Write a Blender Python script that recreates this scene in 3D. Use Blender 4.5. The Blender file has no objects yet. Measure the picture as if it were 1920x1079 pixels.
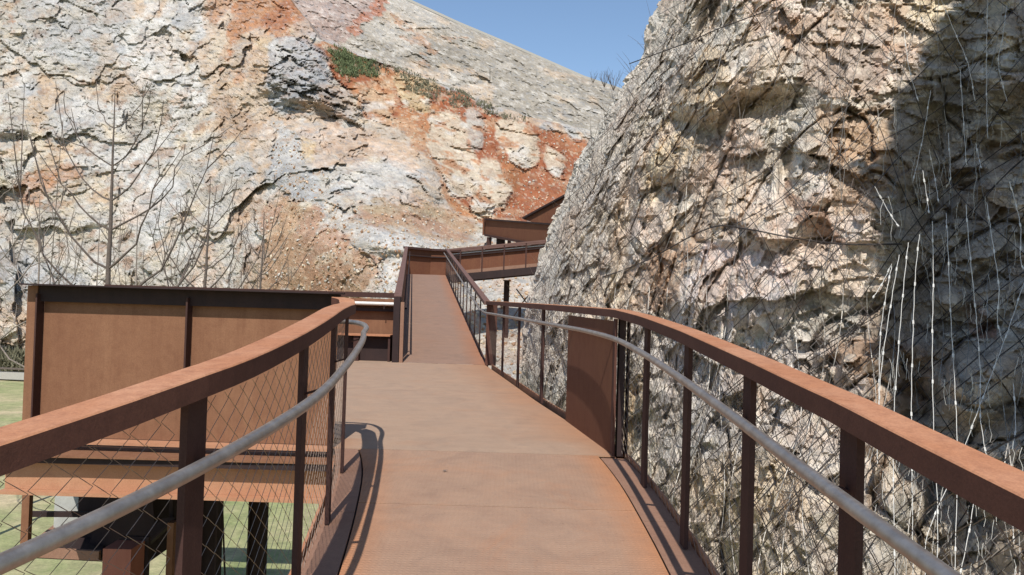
import bpy, math, random
import numpy as np
from mathutils import Vector, Matrix
R = math.radians
sc = bpy.context.scene
col = sc.collection
random.seed(7)

# ------------------------------------------------------------------ camera
FPX, EYE, PITCH, ROLL = 1450.0, 1.65, R(1.2), R(1.7)
cam_f = np.array([0, math.cos(PITCH), math.sin(PITCH)])
r0 = np.array([1.0, 0, 0]); u0 = np.array([0, -math.sin(PITCH), math.cos(PITCH)])
cam_r = r0 * math.cos(ROLL) + u0 * math.sin(ROLL)
cam_u = u0 * math.cos(ROLL) - r0 * math.sin(ROLL)
cd = bpy.data.cameras.new('camera'); cam = bpy.data.objects.new('camera', cd); col.objects.link(cam)
cd.sensor_width = 36; cd.lens = 36 * FPX / 1920; cd.clip_start = .05; cd.clip_end = 3000
cam.matrix_world = Matrix(((cam_r[0], cam_u[0], -cam_f[0], 0), (cam_r[1], cam_u[1], -cam_f[1], 0),
                           (cam_r[2], cam_u[2], -cam_f[2], EYE), (0, 0, 0, 1)))
sc.camera = cam

# ------------------------------------------------------------------ light
SUN_EL, SUN_AZ = R(51), R(2)          # behind the camera, a touch to the left
world = bpy.data.worlds.new('World'); sc.world = world; world.use_nodes = True
nt = world.node_tree; nt.nodes.clear()
sky = nt.nodes.new('ShaderNodeTexSky'); sky.sky_type = 'NISHITA'; sky.sun_disc = False
sky.sun_elevation = SUN_EL; sky.sun_rotation = R(180) + SUN_AZ
sky.air_density = 1.1; sky.dust_density = .25; sky.ozone_density = 2.4; sky.altitude = 100
bg = nt.nodes.new('ShaderNodeBackground'); bg.inputs['Strength'].default_value = .13
out = nt.nodes.new('ShaderNodeOutputWorld')
nt.links.new(sky.outputs[0], bg.inputs[0]); nt.links.new(bg.outputs[0], out.inputs[0])
sl = bpy.data.lights.new('sun', 'SUN'); sl.energy = 4.6; sl.angle = R(.5); sl.color = (1, .955, .89)
so = bpy.data.objects.new('sun', sl); col.objects.link(so)
sdir = Vector((math.sin(SUN_AZ) * math.cos(SUN_EL), math.cos(SUN_AZ) * math.cos(SUN_EL), -math.sin(SUN_EL)))
so.rotation_euler = sdir.to_track_quat('-Z', 'Y').to_euler(); so.location = (-5, -30, 40)
sc.view_settings.view_transform = 'Standard'; sc.view_settings.look = 'None'
sc.view_settings.gamma = 1; sc.view_settings.exposure = 0.2
sc.cycles.max_bounces = 6; sc.cycles.diffuse_bounces = 3
try:
    sc.cycles.use_denoising = True
except Exception: pass

# ------------------------------------------------------------------ numeric helpers
def at(u, v, y):
    """world point on the sight line of photo pixel (u, v) at distance y ahead (arrays allowed)"""
    u = np.asarray(u, float); v = np.asarray(v, float); y = np.asarray(y, float)
    a = (u - 960) / FPX; b = (539.5 - v) / FPX
    d = cam_f + a[..., None] * cam_r + b[..., None] * cam_u
    return d * (y / d[..., 1])[..., None] + np.array([0, 0, EYE])
def pt(u, v, y): return tuple(at(u, v, y))
def hash3(ix, iy, iz, k):
    h = (ix.astype(np.int64) * 374761393 + iy.astype(np.int64) * 668265263 + iz.astype(np.int64) * 2147483647 + k * 1274126177) & 0xffffffff
    h = ((h ^ (h >> 13)) * 1274126177) & 0xffffffff
    h = ((h ^ (h >> 16)) * 2246822519) & 0xffffffff
    return ((h ^ (h >> 15)) & 0xffffff) / float(0xffffff)
def vnoise(p, k=0):
    i = np.floor(p).astype(np.int64); f = p - i; f = f * f * f * (f * (f * 6 - 15) + 10)
    r = 0
    for dx in (0, 1):
        wx = f[..., 0] if dx else 1 - f[..., 0]
        for dy in (0, 1):
            wy = f[..., 1] if dy else 1 - f[..., 1]
            for dz in (0, 1):
                wz = f[..., 2] if dz else 1 - f[..., 2]
                r = r + wx * wy * wz * hash3(i[..., 0] + dx, i[..., 1] + dy, i[..., 2] + dz, k)
    return r * 2 - 1
def fbm(p, oct=4, k=0, gain=.5, ridged=False):
    a, s, n = 1.0, 0, 0
    for o in range(oct):
        x = vnoise(p * 2 ** o + o * 17.3, k + o)
        s = s + a * ((1 - 2 * np.abs(x)) if ridged else x); n += a; a *= gain
    return s / n
def facets(p, k=0, tilt=.9, off=.6):
    """blocky broken-rock relief: every Voronoi cell is a tilted plane; returns height, and a per-cell random"""
    i = np.floor(p).astype(np.int64)
    best = np.full(p.shape[:-1], 9e9); h = np.zeros_like(best); rnd = np.zeros_like(best); second = best.copy()
    for dx in (-1, 0, 1):
        for dy in (-1, 0, 1):
            for dz in (-1, 0, 1):
                a, b, c = i[..., 0] + dx, i[..., 1] + dy, i[..., 2] + dz
                q = np.stack([a + hash3(a, b, c, k + 1), b + hash3(a, b, c, k + 2), c + hash3(a, b, c, k + 3)], -1)
                e = p - q; d = (e * e).sum(-1)
                g1, g2, g3 = hash3(a, b, c, k + 4) - .5, hash3(a, b, c, k + 5) - .5, hash3(a, b, c, k + 6) - .5
                hh = off * (hash3(a, b, c, k + 7) - .5) + tilt * (e[..., 0] * g1 + e[..., 1] * g2 + e[..., 2] * g3) * 2
                m = d < best
                second = np.where(m, best, np.minimum(second, d))
                best = np.where(m, d, best); h = np.where(m, hh, h); rnd = np.where(m, hash3(a, b, c, k + 8), rnd)
    return h, rnd, np.sqrt(second) - np.sqrt(best)
def tps(ctrl):
    c = np.array(ctrl, float); n = len(c); X = c[:, :2] / 500
    def K(A, B):
        d2 = ((A[..., None, :] - B) ** 2).sum(-1); return .5 * d2 * np.log(d2 + 1e-9)
    M = np.zeros((n + 3, n + 3)); M[:n, :n] = K(X, X) + np.eye(n) * .004; M[:n, n] = 1; M[:n, n + 1:] = X; M[n:, :n] = M[:n, n:].T
    w = np.linalg.solve(M, np.concatenate([c[:, 2], [0, 0, 0]]))
    def f(u, v):
        P = np.stack([u, v], -1) / 500
        return K(P, X) @ w[:n] + w[n] + P @ w[n + 1:]
    return f
def inpoly(u, v, poly):
    r = np.zeros(u.shape, bool); n = len(poly)
    for i in range(n):
        x1, y1 = poly[i]; x2, y2 = poly[(i + 1) % n]
        if y1 == y2: continue
        c = ((y1 > v) != (y2 > v)) & (u < (x2 - x1) * (v - y1) / (y2 - y1) + x1)
        r ^= c
    return r
def blur(m, k=6):
    m = m.astype(float)
    for ax in (0, 1):
        for _ in range(2):
            c = np.cumsum(np.concatenate([np.repeat(np.take(m, [0], ax), k + 1, ax), m, np.repeat(np.take(m, [-1], ax), k, ax)], ax), ax)
            n_ = m.shape[ax]; m = (np.take(c, np.arange(2 * k + 1, 2 * k + 1 + n_), ax) - np.take(c, np.arange(0, n_), ax)) / (2 * k + 1)
    return m
def sstep(a, b, x):
    t = np.clip((x - a) / (b - a), 0, 1); return t * t * (3 - 2 * t)

# ------------------------------------------------------------------ mesh helpers
def tag(o, label=None, cat=None, group=None, kind=None):
    for k, v in (('label', label), ('category', cat), ('group', group), ('kind', kind)):
        if v: o[k] = v
    return o
def empty(name, loc, label, cat, group=None):
    o = bpy.data.objects.new(name, None); col.objects.link(o); o.location = loc; o.empty_display_size = .2
    return tag(o, label, cat, group)
def mesh_np(name, V, F, mat, parent=None, smooth=False, color=None):
    V = np.asarray(V, np.float32); F = np.asarray(F, np.int32)
    me = bpy.data.meshes.new(name)
    me.vertices.add(len(V)); me.vertices.foreach_set('co', V.ravel())
    k = F.shape[1]
    me.loops.add(F.size); me.loops.foreach_set('vertex_index', F.ravel())
    me.polygons.add(len(F)); me.polygons.foreach_set('loop_start', np.arange(0, F.size, k, dtype=np.int32))
    me.polygons.foreach_set('use_smooth', np.full(len(F), smooth))
    me.update(calc_edges=True); me.validate()
    if color is not None:
        ca = me.color_attributes.new('Col', 'FLOAT_COLOR', 'POINT')
        c4 = np.ones((len(V), 4), np.float32); c4[:, :3] = color; ca.data.foreach_set('color', c4.ravel())
    if mat: me.materials.append(mat)
    o = bpy.data.objects.new(name, me); col.objects.link(o)
    if parent is not None:
        o.parent = parent; loc = parent.matrix_basis.translation
        p = parent
        off = Vector((0, 0, 0))
        while p is not None: off += p.location; p = p.parent
        me.transform(Matrix.Translation(-off))
    return o
def grid_faces(nr, nc):
    i = np.arange(nr - 1)[:, None] * nc + np.arange(nc - 1)[None, :]
    return np.stack([i, i + 1, i + nc + 1, i + nc], -1).reshape(-1, 4)
class MB:
    """collects quads/tris of one part, linked as one mesh"""
    def __init__(s): s.v = []; s.f = []
    def quadbox(s, c):                      # 8 corners: bottom 4 then top 4
        n = len(s.v); s.v += [tuple(p) for p in c]
        for f in ((0, 3, 2, 1), (4, 5, 6, 7), (0, 1, 5, 4), (1, 2, 6, 5), (2, 3, 7, 6), (3, 0, 4, 7)): s.f.append(tuple(n + i for i in f))
        return s
    def box(s, x0, x1, y0, y1, z0, z1):
        return s.quadbox([(x0, y0, z0), (x1, y0, z0), (x1, y1, z0), (x0, y1, z0), (x0, y0, z1), (x1, y0, z1), (x1, y1, z1), (x0, y1, z1)])
    def bar(s, a, b, w, h, up=(0, 0, 1), n=1):
        """beam from a to b (centre of section), w across, h along up"""
        a = Vector(a); b = Vector(b); d = (b - a).normalized(); x = d.cross(Vector(up)).normalized(); z = x.cross(d)
        c = []
        for p in (a, b): pass
        for sz in (-1, 1):
            for (p, sx) in ((a, -1), (a, 1), (b, 1), (b, -1)): c.append(p + x * sx * w / 2 + z * sz * h / 2)
        return s.quadbox(c)
    def slab(s, poly, z0, z1):              # poly of (x,y); z may be functions
        n = len(s.v); k = len(poly)
        g = lambda z, p: z(p) if callable(z) else z
        s.v += [(p[0], p[1], g(z0, p)) for p in poly] + [(p[0], p[1], g(z1, p)) for p in poly]
        s.f.append(tuple(n + i for i in reversed(range(k)))); s.f.append(tuple(n + k + i for i in range(k)))
        for i in range(k): j = (i + 1) % k; s.f.append((n + i, n + j, n + k + j, n + k + i))
        return s
    def sweep(s, pts, prof, up=(0, 0, 1), close=True):
        """profile (x across to the right, z up) swept along pts"""
        P = [Vector(p) for p in pts]; n0 = len(s.v); k = len(prof)
        for i, p in enumerate(P):
            d = (P[min(i + 1, len(P) - 1)] - P[max(i - 1, 0)]).normalized()
            x = d.cross(Vector(up)).normalized(); z = Vector(up)
            if abs(d.dot(z)) > .5: z = x.cross(d)
            for (a, b) in prof: s.v.append(tuple(p + x * a + z * b))
        for i in range(len(P) - 1):
            for j in range(k):
                a = n0 + i * k + j; b = n0 + i * k + (j + 1) % k
                s.f.append((a, a + k, b + k, b))
        if close:
            s.f.append(tuple(n0 + j for j in range(k))); s.f.append(tuple(n0 + (len(P) - 1) * k + j for j in reversed(range(k))))
        return s
    def build(s, name, mat, parent=None, bevel=0, smooth=False):
        me = bpy.data.meshes.new(name)
        off = Vector((0, 0, 0)); p = parent
        while p is not None: off += p.location; p = p.parent
        me.from_pydata([tuple(Vector(v) - off) for v in s.v], [], s.f)
        me.materials.append(mat); me.validate()
        if smooth:
            for q in me.polygons: q.use_smooth = True
        o = bpy.data.objects.new(name, me); col.objects.link(o); o.parent = parent
        if bevel:
            m = o.modifiers.new('bevel', 'BEVEL'); m.width = bevel; m.segments = 2; m.limit_method = 'ANGLE'; m.angle_limit = R(40)
        return o
def tubes(lines, rad, sides=3, closed_r=None):
    """many thin wires -> V, F (each line: Nx3 array)"""
    VV, FF, n0 = [], [], 0
    ang = np.arange(sides) * 2 * np.pi / sides
    for li, L in enumerate(lines):
        L = np.asarray(L, float); n = len(L)
        if n < 2: continue
        d = np.gradient(L, axis=0); d /= np.linalg.norm(d, axis=1)[:, None] + 1e-12
        ref = np.array([.3, -1, .2]) if abs(d[0, 1]) < .8 else np.array([1, 0, .2])
        x = np.cross(d, ref); x /= np.linalg.norm(x, axis=1)[:, None] + 1e-12; z = np.cross(x, d)
        r = rad[li] if isinstance(rad, (list, tuple)) else rad
        r = np.broadcast_to(np.asarray(r, float), (n,))
        V = L[:, None, :] + r[:, None, None] * (np.cos(ang)[None, :, None] * x[:, None, :] + np.sin(ang)[None, :, None] * z[:, None, :])
        VV.append(V.reshape(-1, 3))
        i = np.arange(n - 1)[:, None] * sides + n0; j = np.arange(sides)[None, :]; j2 = (j + 1) % sides
        FF.append(np.stack([i + j, i + j2, i + j2 + sides, i + j + sides], -1).reshape(-1, 4)); n0 += n * sides
    return np.concatenate(VV), np.concatenate(FF)
def smooth_path(pts, n=8):
    P = np.array([pts[0]] + list(pts) + [pts[-1]], float); o = []
    for i in range(1, len(P) - 2):
        for t in np.arange(n) / n:
            a, b, c, d = P[i - 1], P[i], P[i + 1], P[i + 2]
            o.append(.5 * (2 * b + (c - a) * t + (2 * a - 5 * b + 4 * c - d) * t * t + (3 * b - a - 3 * c + d) * t ** 3))
    o.append(P[-2]); return np.array(o)

# ------------------------------------------------------------------ materials
def newmat(name):
    m = bpy.data.materials.new(name); m.use_nodes = True; n = m.node_tree
    return m, n, n.nodes['Principled BSDF']
def ramp(n, fac, stops):
    r = n.nodes.new('ShaderNodeValToRGB'); e = r.color_ramp.elements
    while len(e) < len(stops): e.new(.5)
    for i, (p, c) in enumerate(stops): e[i].position = p; e[i].color = (*c, 1) if len(c) == 3 else c
    n.links.new(fac, r.inputs[0]); return r.outputs[0]
def noise(n, scale, detail=5, rough=.6, vec=None, dist=0):
    t = n.nodes.new('ShaderNodeTexNoise'); t.inputs['Scale'].default_value = scale; t.inputs['Detail'].default_value = detail
    t.inputs['Roughness'].default_value = rough; t.inputs['Distortion'].default_value = dist
    if vec is not None: n.links.new(vec, t.inputs['Vector'])
    return t.outputs['Fac']
def mapping(n, scale=(1, 1, 1), src='Object'):
    c = n.nodes.new('ShaderNodeTexCoord'); m = n.nodes.new('ShaderNodeMapping'); m.inputs['Scale'].default_value = scale
    n.links.new(c.outputs[src], m.inputs['Vector']); return m.outputs[0]
def mix(n, fac, a, b, mode='MIX'):
    x = n.nodes.new('ShaderNodeMix'); x.data_type = 'RGBA'; x.blend_type = mode
    for s, v in ((0, fac), (6, a), (7, b)):
        if hasattr(v, 'is_output'): n.links.new(v, x.inputs[s])
        else: x.inputs[s].default_value = v if s == 0 else (*v, 1)
    return x.outputs[2]
def mathn(n, op, a, b=0):
    x = n.nodes.new('ShaderNodeMath'); x.operation = op
    for i, v in ((0, a), (1, b)):
        if hasattr(v, 'is_output'): n.links.new(v, x.inputs[i])
        else: x.inputs[i].default_value = v
    return x.outputs[0]
def bump(n, h, strength, dist, bsdf):
    b = n.nodes.new('ShaderNodeBump'); b.inputs['Strength'].default_value = strength; b.inputs['Distance'].default_value = dist
    n.links.new(h, b.inputs['Height']); n.links.new(b.outputs[0], bsdf.inputs['Normal'])
def corten(name, c, c2, c3, streak=True, rough=.8, scale=1.0, amount=.5, spec=.25):
    """rusted weathering steel: base, darker and lighter/orange mottling, vertical runs"""
    m, n, b = newmat(name)
    geo = n.nodes.new('ShaderNodeNewGeometry'); pos = geo.outputs['Position']
    big = noise(n, 1.3 * scale, 6, .62, pos, .4)
    mid = noise(n, 9 * scale, 6, .7, pos)
    fine = noise(n, 130, 3, .7, pos)
    a = mix(n, mathn(n, 'MULTIPLY', ramp(n, big, [(.42, (0, 0, 0)), (.66, (1, 1, 1))]), amount), c, c3)
    a = mix(n, mathn(n, 'MULTIPLY', ramp(n, mid, [(.45, (0, 0, 0)), (.7, (1, 1, 1))]), amount), a, c2)
    if streak:
        mp = n.nodes.new('ShaderNodeMapping'); mp.inputs['Scale'].default_value = (9, 9, .7); n.links.new(pos, mp.inputs[0])
        st = noise(n, 1.6, 6, .75, mp.outputs[0])
        a = mix(n, mathn(n, 'MULTIPLY', ramp(n, st, [(.46, (0, 0, 0)), (.68, (1, 1, 1))]), .4), a, c2)
        mpb = n.nodes.new('ShaderNodeMapping'); mpb.inputs['Scale'].default_value = (3, 3, .35); n.links.new(pos, mpb.inputs[0])
        sb = noise(n, 1.3, 6, .7, mpb.outputs[0], .5)
        a = mix(n, mathn(n, 'MULTIPLY', ramp(n, sb, [(.5, (0, 0, 0)), (.7, (1, 1, 1))]), .5), a, c3)
    a = mix(n, .55, a, ramp(n, fine, [(.3, (.55, .55, .55)), (.7, (1.0, 1.0, 1.0))]), 'MULTIPLY')
    a = mix(n, .0, a, a)
    n.links.new(a, b.inputs['Base Color']); b.inputs['Roughness'].default_value = rough
    b.inputs['Specular IOR Level'].default_value = spec
    bump(n, mathn(n, 'ADD', mid, fine), .25, .003, b)
    return m
M = {}
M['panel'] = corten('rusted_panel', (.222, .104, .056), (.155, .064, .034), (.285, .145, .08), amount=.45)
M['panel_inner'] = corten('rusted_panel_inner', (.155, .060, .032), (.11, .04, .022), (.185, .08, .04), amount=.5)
M['beam'] = corten('rusted_beam', (.44, .215, .12), (.34, .15, .08), (.50, .28, .17), streak=False)
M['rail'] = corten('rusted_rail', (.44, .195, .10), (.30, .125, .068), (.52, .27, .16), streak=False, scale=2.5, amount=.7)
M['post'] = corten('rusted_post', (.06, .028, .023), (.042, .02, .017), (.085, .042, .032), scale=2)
M['dark'] = corten('dark_steel', (.035, .021, .02), (.022, .014, .014), (.055, .03, .026))
M['redcol'] = corten('red_steel', (.35, .13, .09), (.27, .10, .07), (.40, .17, .12), amount=.3)
M['raildark'] = corten('dull_rail', (.15, .082, .066), (.11, .058, .048), (.19, .11, .09), streak=False, scale=2.5)
M['railshade'] = corten('rail_shade', (.10, .042, .03), (.07, .03, .022), (.14, .062, .042), streak=False, scale=2.5)  # rail colour darkened for the unlit side faces, reused on some posts
M['kerb'] = corten('kerb_steel', (.27, .15, .10), (.20, .105, .07), (.32, .185, .125), streak=False, scale=2)

# deck: chequer plate, worn grey brown in the middle and orange towards the edges of the plates
def deckmat(name, c, c2, c3, tread=True):
    m, n, b = newmat(name)
    geo = n.nodes.new('ShaderNodeNewGeometry'); pos = geo.outputs['Position']
    big = noise(n, .8, 6, .6, pos, .6); mid = noise(n, 5, 7, .7, pos); fine = noise(n, 160, 3, .8, pos)
    at_ = n.nodes.new('ShaderNodeAttribute'); at_.attribute_name = 'edge'
    e = mathn(n, 'MULTIPLY', at_.outputs['Fac'], ramp(n, big, [(.2, (.45, .45, .45)), (.55, (1, 1, 1))]))
    a = mix(n, mathn(n, 'MULTIPLY', ramp(n, mid, [(.42, (0, 0, 0)), (.68, (1, 1, 1))]), .55), c, c2)
    a = mix(n, e, a, c3)
    mp = n.nodes.new('ShaderNodeMapping'); mp.inputs['Scale'].default_value = (.5, 6, 1); n.links.new(pos, mp.inputs[0])
    st = noise(n, 1.5, 5, .7, mp.outputs[0])
    a = mix(n, .22, a, ramp(n, st, [(.35, (.78, .76, .74)), (.65, (1.05, 1.05, 1.05))]), 'MULTIPLY')
    bl = noise(n, 2.2, 8, .75, pos, 1.2)
    a = mix(n, .5, a, ramp(n, bl, [(.32, (.72, .74, .78)), (.5, (.98, .98, .98)), (.66, (1.14, 1.08, 1.02))]), 'MULTIPLY')
    rs = noise(n, 1.1, 9, .72, pos, .9)
    a = mix(n, mathn(n, 'MULTIPLY', ramp(n, rs, [(.55, (0, 0, 0)), (.68, (1, 1, 1))]), .28), a, c3)
    sp = noise(n, 38, 2, .5, pos)
    a = mix(n, mathn(n, 'MULTIPLY', ramp(n, sp, [(.68, (0, 0, 0)), (.74, (1, 1, 1))]), .35), a, (.13, .07, .05))
    a = mix(n, .6, a, ramp(n, fine, [(.3, (.62, .62, .62)), (.7, (1.0, 1.0, 1.0))]), 'MULTIPLY')
    n.links.new(a, b.inputs['Base Color']); b.inputs['Roughness'].default_value = .82; b.inputs['Specular IOR Level'].default_value = .25
    h = fine
    if tread:
        mp2 = n.nodes.new('ShaderNodeMapping'); mp2.inputs['Scale'].default_value = (1 / .03, 1 / .03, 0); n.links.new(pos, mp2.inputs[0])
        ck = n.nodes.new('ShaderNodeTexVoronoi'); ck.inputs['Scale'].default_value = 1; ck.inputs['Randomness'].default_value = .12
        n.links.new(mp2.outputs[0], ck.inputs['Vector'])
        t = ramp(n, ck.outputs['Distance'], [(.18, (1, 1, 1)), (.42, (0, 0, 0))])
        a = mix(n, .09, a, mix(n, t, (.55, .5, .46), (1.12, 1.12, 1.12)), 'MULTIPLY'); n.links.new(a, b.inputs['Base Color'])
        h = mathn(n, 'ADD', mathn(n, 'MULTIPLY', t, 1.6), mathn(n, 'MULTIPLY', fine, .5))
    bump(n, h, .55, .003, b)
    return m
M['deck'] = deckmat('deck_plate', (.38, .245, .168), (.32, .195, .133), (.46, .20, .09))
M['rampdeck'] = deckmat('ramp_plate', (.29, .185, .135), (.25, .155, .112), (.34, .155, .085), tread=False)
M['landing'] = deckmat('landing_plate', (.39, .27, .19), (.34, .225, .158), (.39, .20, .11), tread=False)

m, n, b = newmat('stainless_tube'); b.inputs['Metallic'].default_value = .85
f = noise(n, 14, 6, .7, mapping(n, (1, 1, 1)))
n.links.new(ramp(n, f, [(.3, (.30, .265, .235)), (.7, (.46, .43, .40))]), b.inputs['Base Color'])
n.links.new(ramp(n, f, [(.3, (.42, .42, .42)), (.7, (.55, .55, .55))]), b.inputs['Roughness']); M['steel'] = m
def plain(name, c, rough=.6, metal=0, var=.25, sc_=30):
    m, n, b = newmat(name); f = noise(n, sc_, 4, .7, mapping(n))
    n.links.new(ramp(n, f, [(.3, tuple(x * (1 - var) for x in c)), (.7, tuple(x * (1 + var) for x in c))]), b.inputs['Base Color'])
    b.inputs['Roughness'].default_value = rough; b.inputs['Metallic'].default_value = metal; return m
M['mesh'] = plain('mesh_wire', (.22, .165, .13), .6, .2)
M['net'] = plain('net_wire', (.17, .15, .13), .6, .1, .4, 3)
M['vwire'] = plain('vertical_wire', (.30, .28, .25), .5, .3)
M['cable'] = plain('net_cable', (.045, .035, .03), .6, .1)
M['strand'] = plain('galvanised_strand', (.60, .58, .54), .5, .1, .15)
M['bark'] = plain('bark', (.11, .085, .07), .9, 0, .35, 20)
M['barkpale'] = plain('pale_bark', (.22, .18, .15), .9, 0, .3, 20)
M['concrete'] = plain('concrete', (.36, .36, .33), .9, 0, .2, 4)
M['grass'] = plain('grass_blades', (.10, .125, .05), .8, 0, .5, 2)
M['bush'] = plain('dry_bush', (.14, .13, .08), .9, 0, .4, 4)
M['mirror'] = plain('fence_stone', (.36, .34, .30), .9)

def rockmat(name, fscale, bstr, bdist, crack=.5, fmix=.8):
    m, n, b = newmat(name)
    a_ = n.nodes.new('ShaderNodeAttribute'); a_.attribute_name = 'Col'
    geo = n.nodes.new('ShaderNodeNewGeometry'); pos = geo.outputs['Position']
    f1 = noise(n, fscale, 8, .75, pos, .3); f2 = noise(n, fscale * 5, 6, .75, pos)
    vo = n.nodes.new('ShaderNodeTexVoronoi'); vo.feature = 'DISTANCE_TO_EDGE'; vo.inputs['Scale'].default_value = fscale * 1.3
    wn = n.nodes.new('ShaderNodeTexNoise'); wn.inputs['Scale'].default_value = fscale * .8; wn.inputs['Detail'].default_value = 4; n.links.new(pos, wn.inputs[0])
    wm = n.nodes.new('ShaderNodeVectorMath'); wm.operation = 'MULTIPLY_ADD'; n.links.new(wn.outputs['Color'], wm.inputs[0])
    wm.inputs[1].default_value = (1.1 / fscale,) * 3; n.links.new(pos, wm.inputs[2]); n.links.new(wm.outputs[0], vo.inputs['Vector'])
    cr = ramp(n, vo.outputs['Distance'], [(.0, (0, 0, 0)), (.07, (1, 1, 1))])
    a = mix(n, .85, a_.outputs['Color'], ramp(n, f1, [(.28, (.72, .70, .68)), (.5, (1.02, 1.02, 1.02)), (.72, (1.35, 1.34, 1.32))]), 'MULTIPLY')
    a = mix(n, fmix, a, ramp(n, f2, [(.3, (.78, .77, .76)), (.7, (1.3, 1.3, 1.3))]), 'MULTIPLY')
    a = mix(n, crack, a, mix(n, cr, (.5, .45, .4), (1, 1, 1)), 'MULTIPLY')
    n.links.new(a, b.inputs['Base Color']); b.inputs['Roughness'].default_value = .93; b.inputs['Specular IOR Level'].default_value = .15
    h = mathn(n, 'ADD', mathn(n, 'MULTIPLY', f1, 1.0), mathn(n, 'ADD', mathn(n, 'MULTIPLY', f2, .45), mathn(n, 'MULTIPLY', cr, .12)))
    bump(n, h, bstr, bdist, b)
    return m
M['cliff'] = rockmat('quarry_rock', 1.0, .75, .30, .18, .55)
M['hill'] = rockmat('hill_rock', .9, .7, .35, .1)
M['rock'] = rockmat('netted_rock', 4.6, .9, .09, .3)

# ------------------------------------------------------------------ ground
def groundmat():
    m, n, b = newmat('valley_ground'); geo = n.nodes.new('ShaderNodeNewGeometry'); pos = geo.outputs['Position']
    f = noise(n, .12, 6, .6, pos, .5); g = noise(n, 2.5, 6, .75, pos)
    f2 = noise(n, .55, 8, .7, pos, .8)
    a = mix(n, ramp(n, f, [(.42, (0, 0, 0)), (.6, (1, 1, 1))]), (.27, .30, .14), (.50, .41, .28))
    a = mix(n, mathn(n, 'MULTIPLY', ramp(n, f2, [(.45, (0, 0, 0)), (.62, (1, 1, 1))]), .6), a, (.20, .24, .10))
    a = mix(n, .9, a, ramp(n, g, [(.3, (.6, .6, .55)), (.7, (1.2, 1.18, 1.1))]), 'MULTIPLY')
    g3 = noise(n, 14, 5, .8, pos); a = mix(n, .8, a, ramp(n, g3, [(.3, (.65, .68, .6)), (.7, (1.2, 1.2, 1.15))]), 'MULTIPLY')
    n.links.new(a, b.inputs['Base Color']); b.inputs['Roughness'].default_value = .95; bump(n, g, .5, .05, b); return m
GZ = -5.0
gx, gy = np.meshgrid(np.concatenate([[-900, -400], np.linspace(-90, 60, 90), [400, 900]]), np.concatenate([[-900, -200], np.linspace(-20, 110, 80), [400, 1200]]))
gp = np.stack([gx, gy, gx * 0], -1); gp[..., 2] = GZ + .12 * fbm(gp * .15, 4, 3) * (np.abs(gx) < 200)
tag(mesh_np('ground', gp.reshape(-1, 3), grid_faces(*gx.shape), groundmat(), smooth=True), kind='structure')

# ------------------------------------------------------------------ far quarry cliff
C = dict(grey=(.50, .46, .40), lgrey=(.60, .57, .52), bgrey=(.40, .41, .42), cream=(.64, .55, .42), tan=(.55, .39, .25), white=(.68, .66, .62),
         peach=(.60, .42, .29), yellow=(.58, .45, .27), orange=(.45, .20, .09), red=(.33, .115, .055), brown=(.34, .20, .12), green=(.10, .15, .05),
         dgrey=(.27, .28, .29), purple=(.33, .20, .18), olive=(.30, .29, .20))
C = {k: np.array(v) for k, v in C.items()}
ctrl = [(-700, 720, 58), (-700, 0, 74), (-700, -400, 84), (0, 690, 60), (0, 400, 64), (0, 0, 76), (0, -400, 90), (300, 600, 57), (300, 300, 66), (400, 0, 77), (400, -400, 92),
        (300, 1000, 62), (-300, 1000, 62), (500, 560, 52), (500, 210, 66), (600, 80, 73), (650, 540, 47), (640, 470, 48), (700, 440, 49), (835, 460, 51), (900, 425, 57),
        (800, 300, 62), (700, 300, 61), (1000, 260, 70), (1000, 400, 60), (850, 170, 76), (1090, 250, 74), (700, 110, 76), (950, 520, 43), (830, 540, 44), (950, 600, 39), (950, 700, 31),
        (950, 900, 22), (700, 700, 45), (700, 1000, 40), (1300, 450, 60), (1200, 900, 30), (1300, 250, 78), (620, -50, 82)]
fcliff = tps(ctrl)
us = np.arange(-480, 1250, 2.4); vs = np.arange(-190, 820, 2.4)
U, Vv = np.meshgrid(us, vs)
D = fcliff(U, Vv)
P0 = at(U, Vv, D)
# relief, worked in metres on the rock itself
Q = P0.copy(); w1 = fbm(Q * .12, 3, 31); Q[..., 2] = Q[..., 2] * 1.15 + Q[..., 0] * .35
wr = np.stack([fbm(P0 * .35, 3, 40 + i) for i in range(3)], -1)
h1, c1, e1 = facets(Q * .12 + wr * .25, 100, .8, .9)
h2, c2, e2 = facets(Q * .38 + wr * .5, 200)
h3, c3, e3 = facets(Q * np.array([1.0, 1.0, 1.5]) + wr * .9, 300)
n1 = fbm(P0 * .07, 4, 11); n2 = fbm(P0 * .5, 5, 12, .6, True)
# soil slopes are smoother than bare rock: one polygon set, edges broken up by noise
wu = U + 26 * vnoise(P0 * .22, 61) + 14 * vnoise(P0 * .7, 62) + 7 * vnoise(P0 * 2.1, 63)
wv = Vv + 20 * vnoise(P0 * .22, 64) + 12 * vnoise(P0 * .7, 65) + 6 * vnoise(P0 * 2.1, 66)
RED = [(600, 70), (640, 85), (700, 112), (850, 176), (1000, 232), (1110, 246), (1090, 330), (1050, 400), (1000, 425), (890, 425), (860, 395), (820, 330), (760, 250), (690, 200), (640, 170), (605, 130)]
SOIL2 = [(500, 385), (560, 372), (610, 400), (650, 450), (680, 500), (700, 560), (480, 560), (505, 470), (490, 420)]
SOIL3 = [(670, 365), (760, 372), (880, 395), (890, 435), (780, 440), (700, 415)]
soil = (inpoly(wu, wv, RED) | inpoly(wu, wv, SOIL2) | inpoly(wu, wv, SOIL3)).astype(float)
SCREE = [(640, 380), (720, 420), (900, 430), (1000, 450), (1010, 520), (990, 905), (640, 905), (640, 560), (700, 545), (665, 460), (600, 400), (520, 320), (480, 225), (520, 235), (590, 330)]
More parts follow.
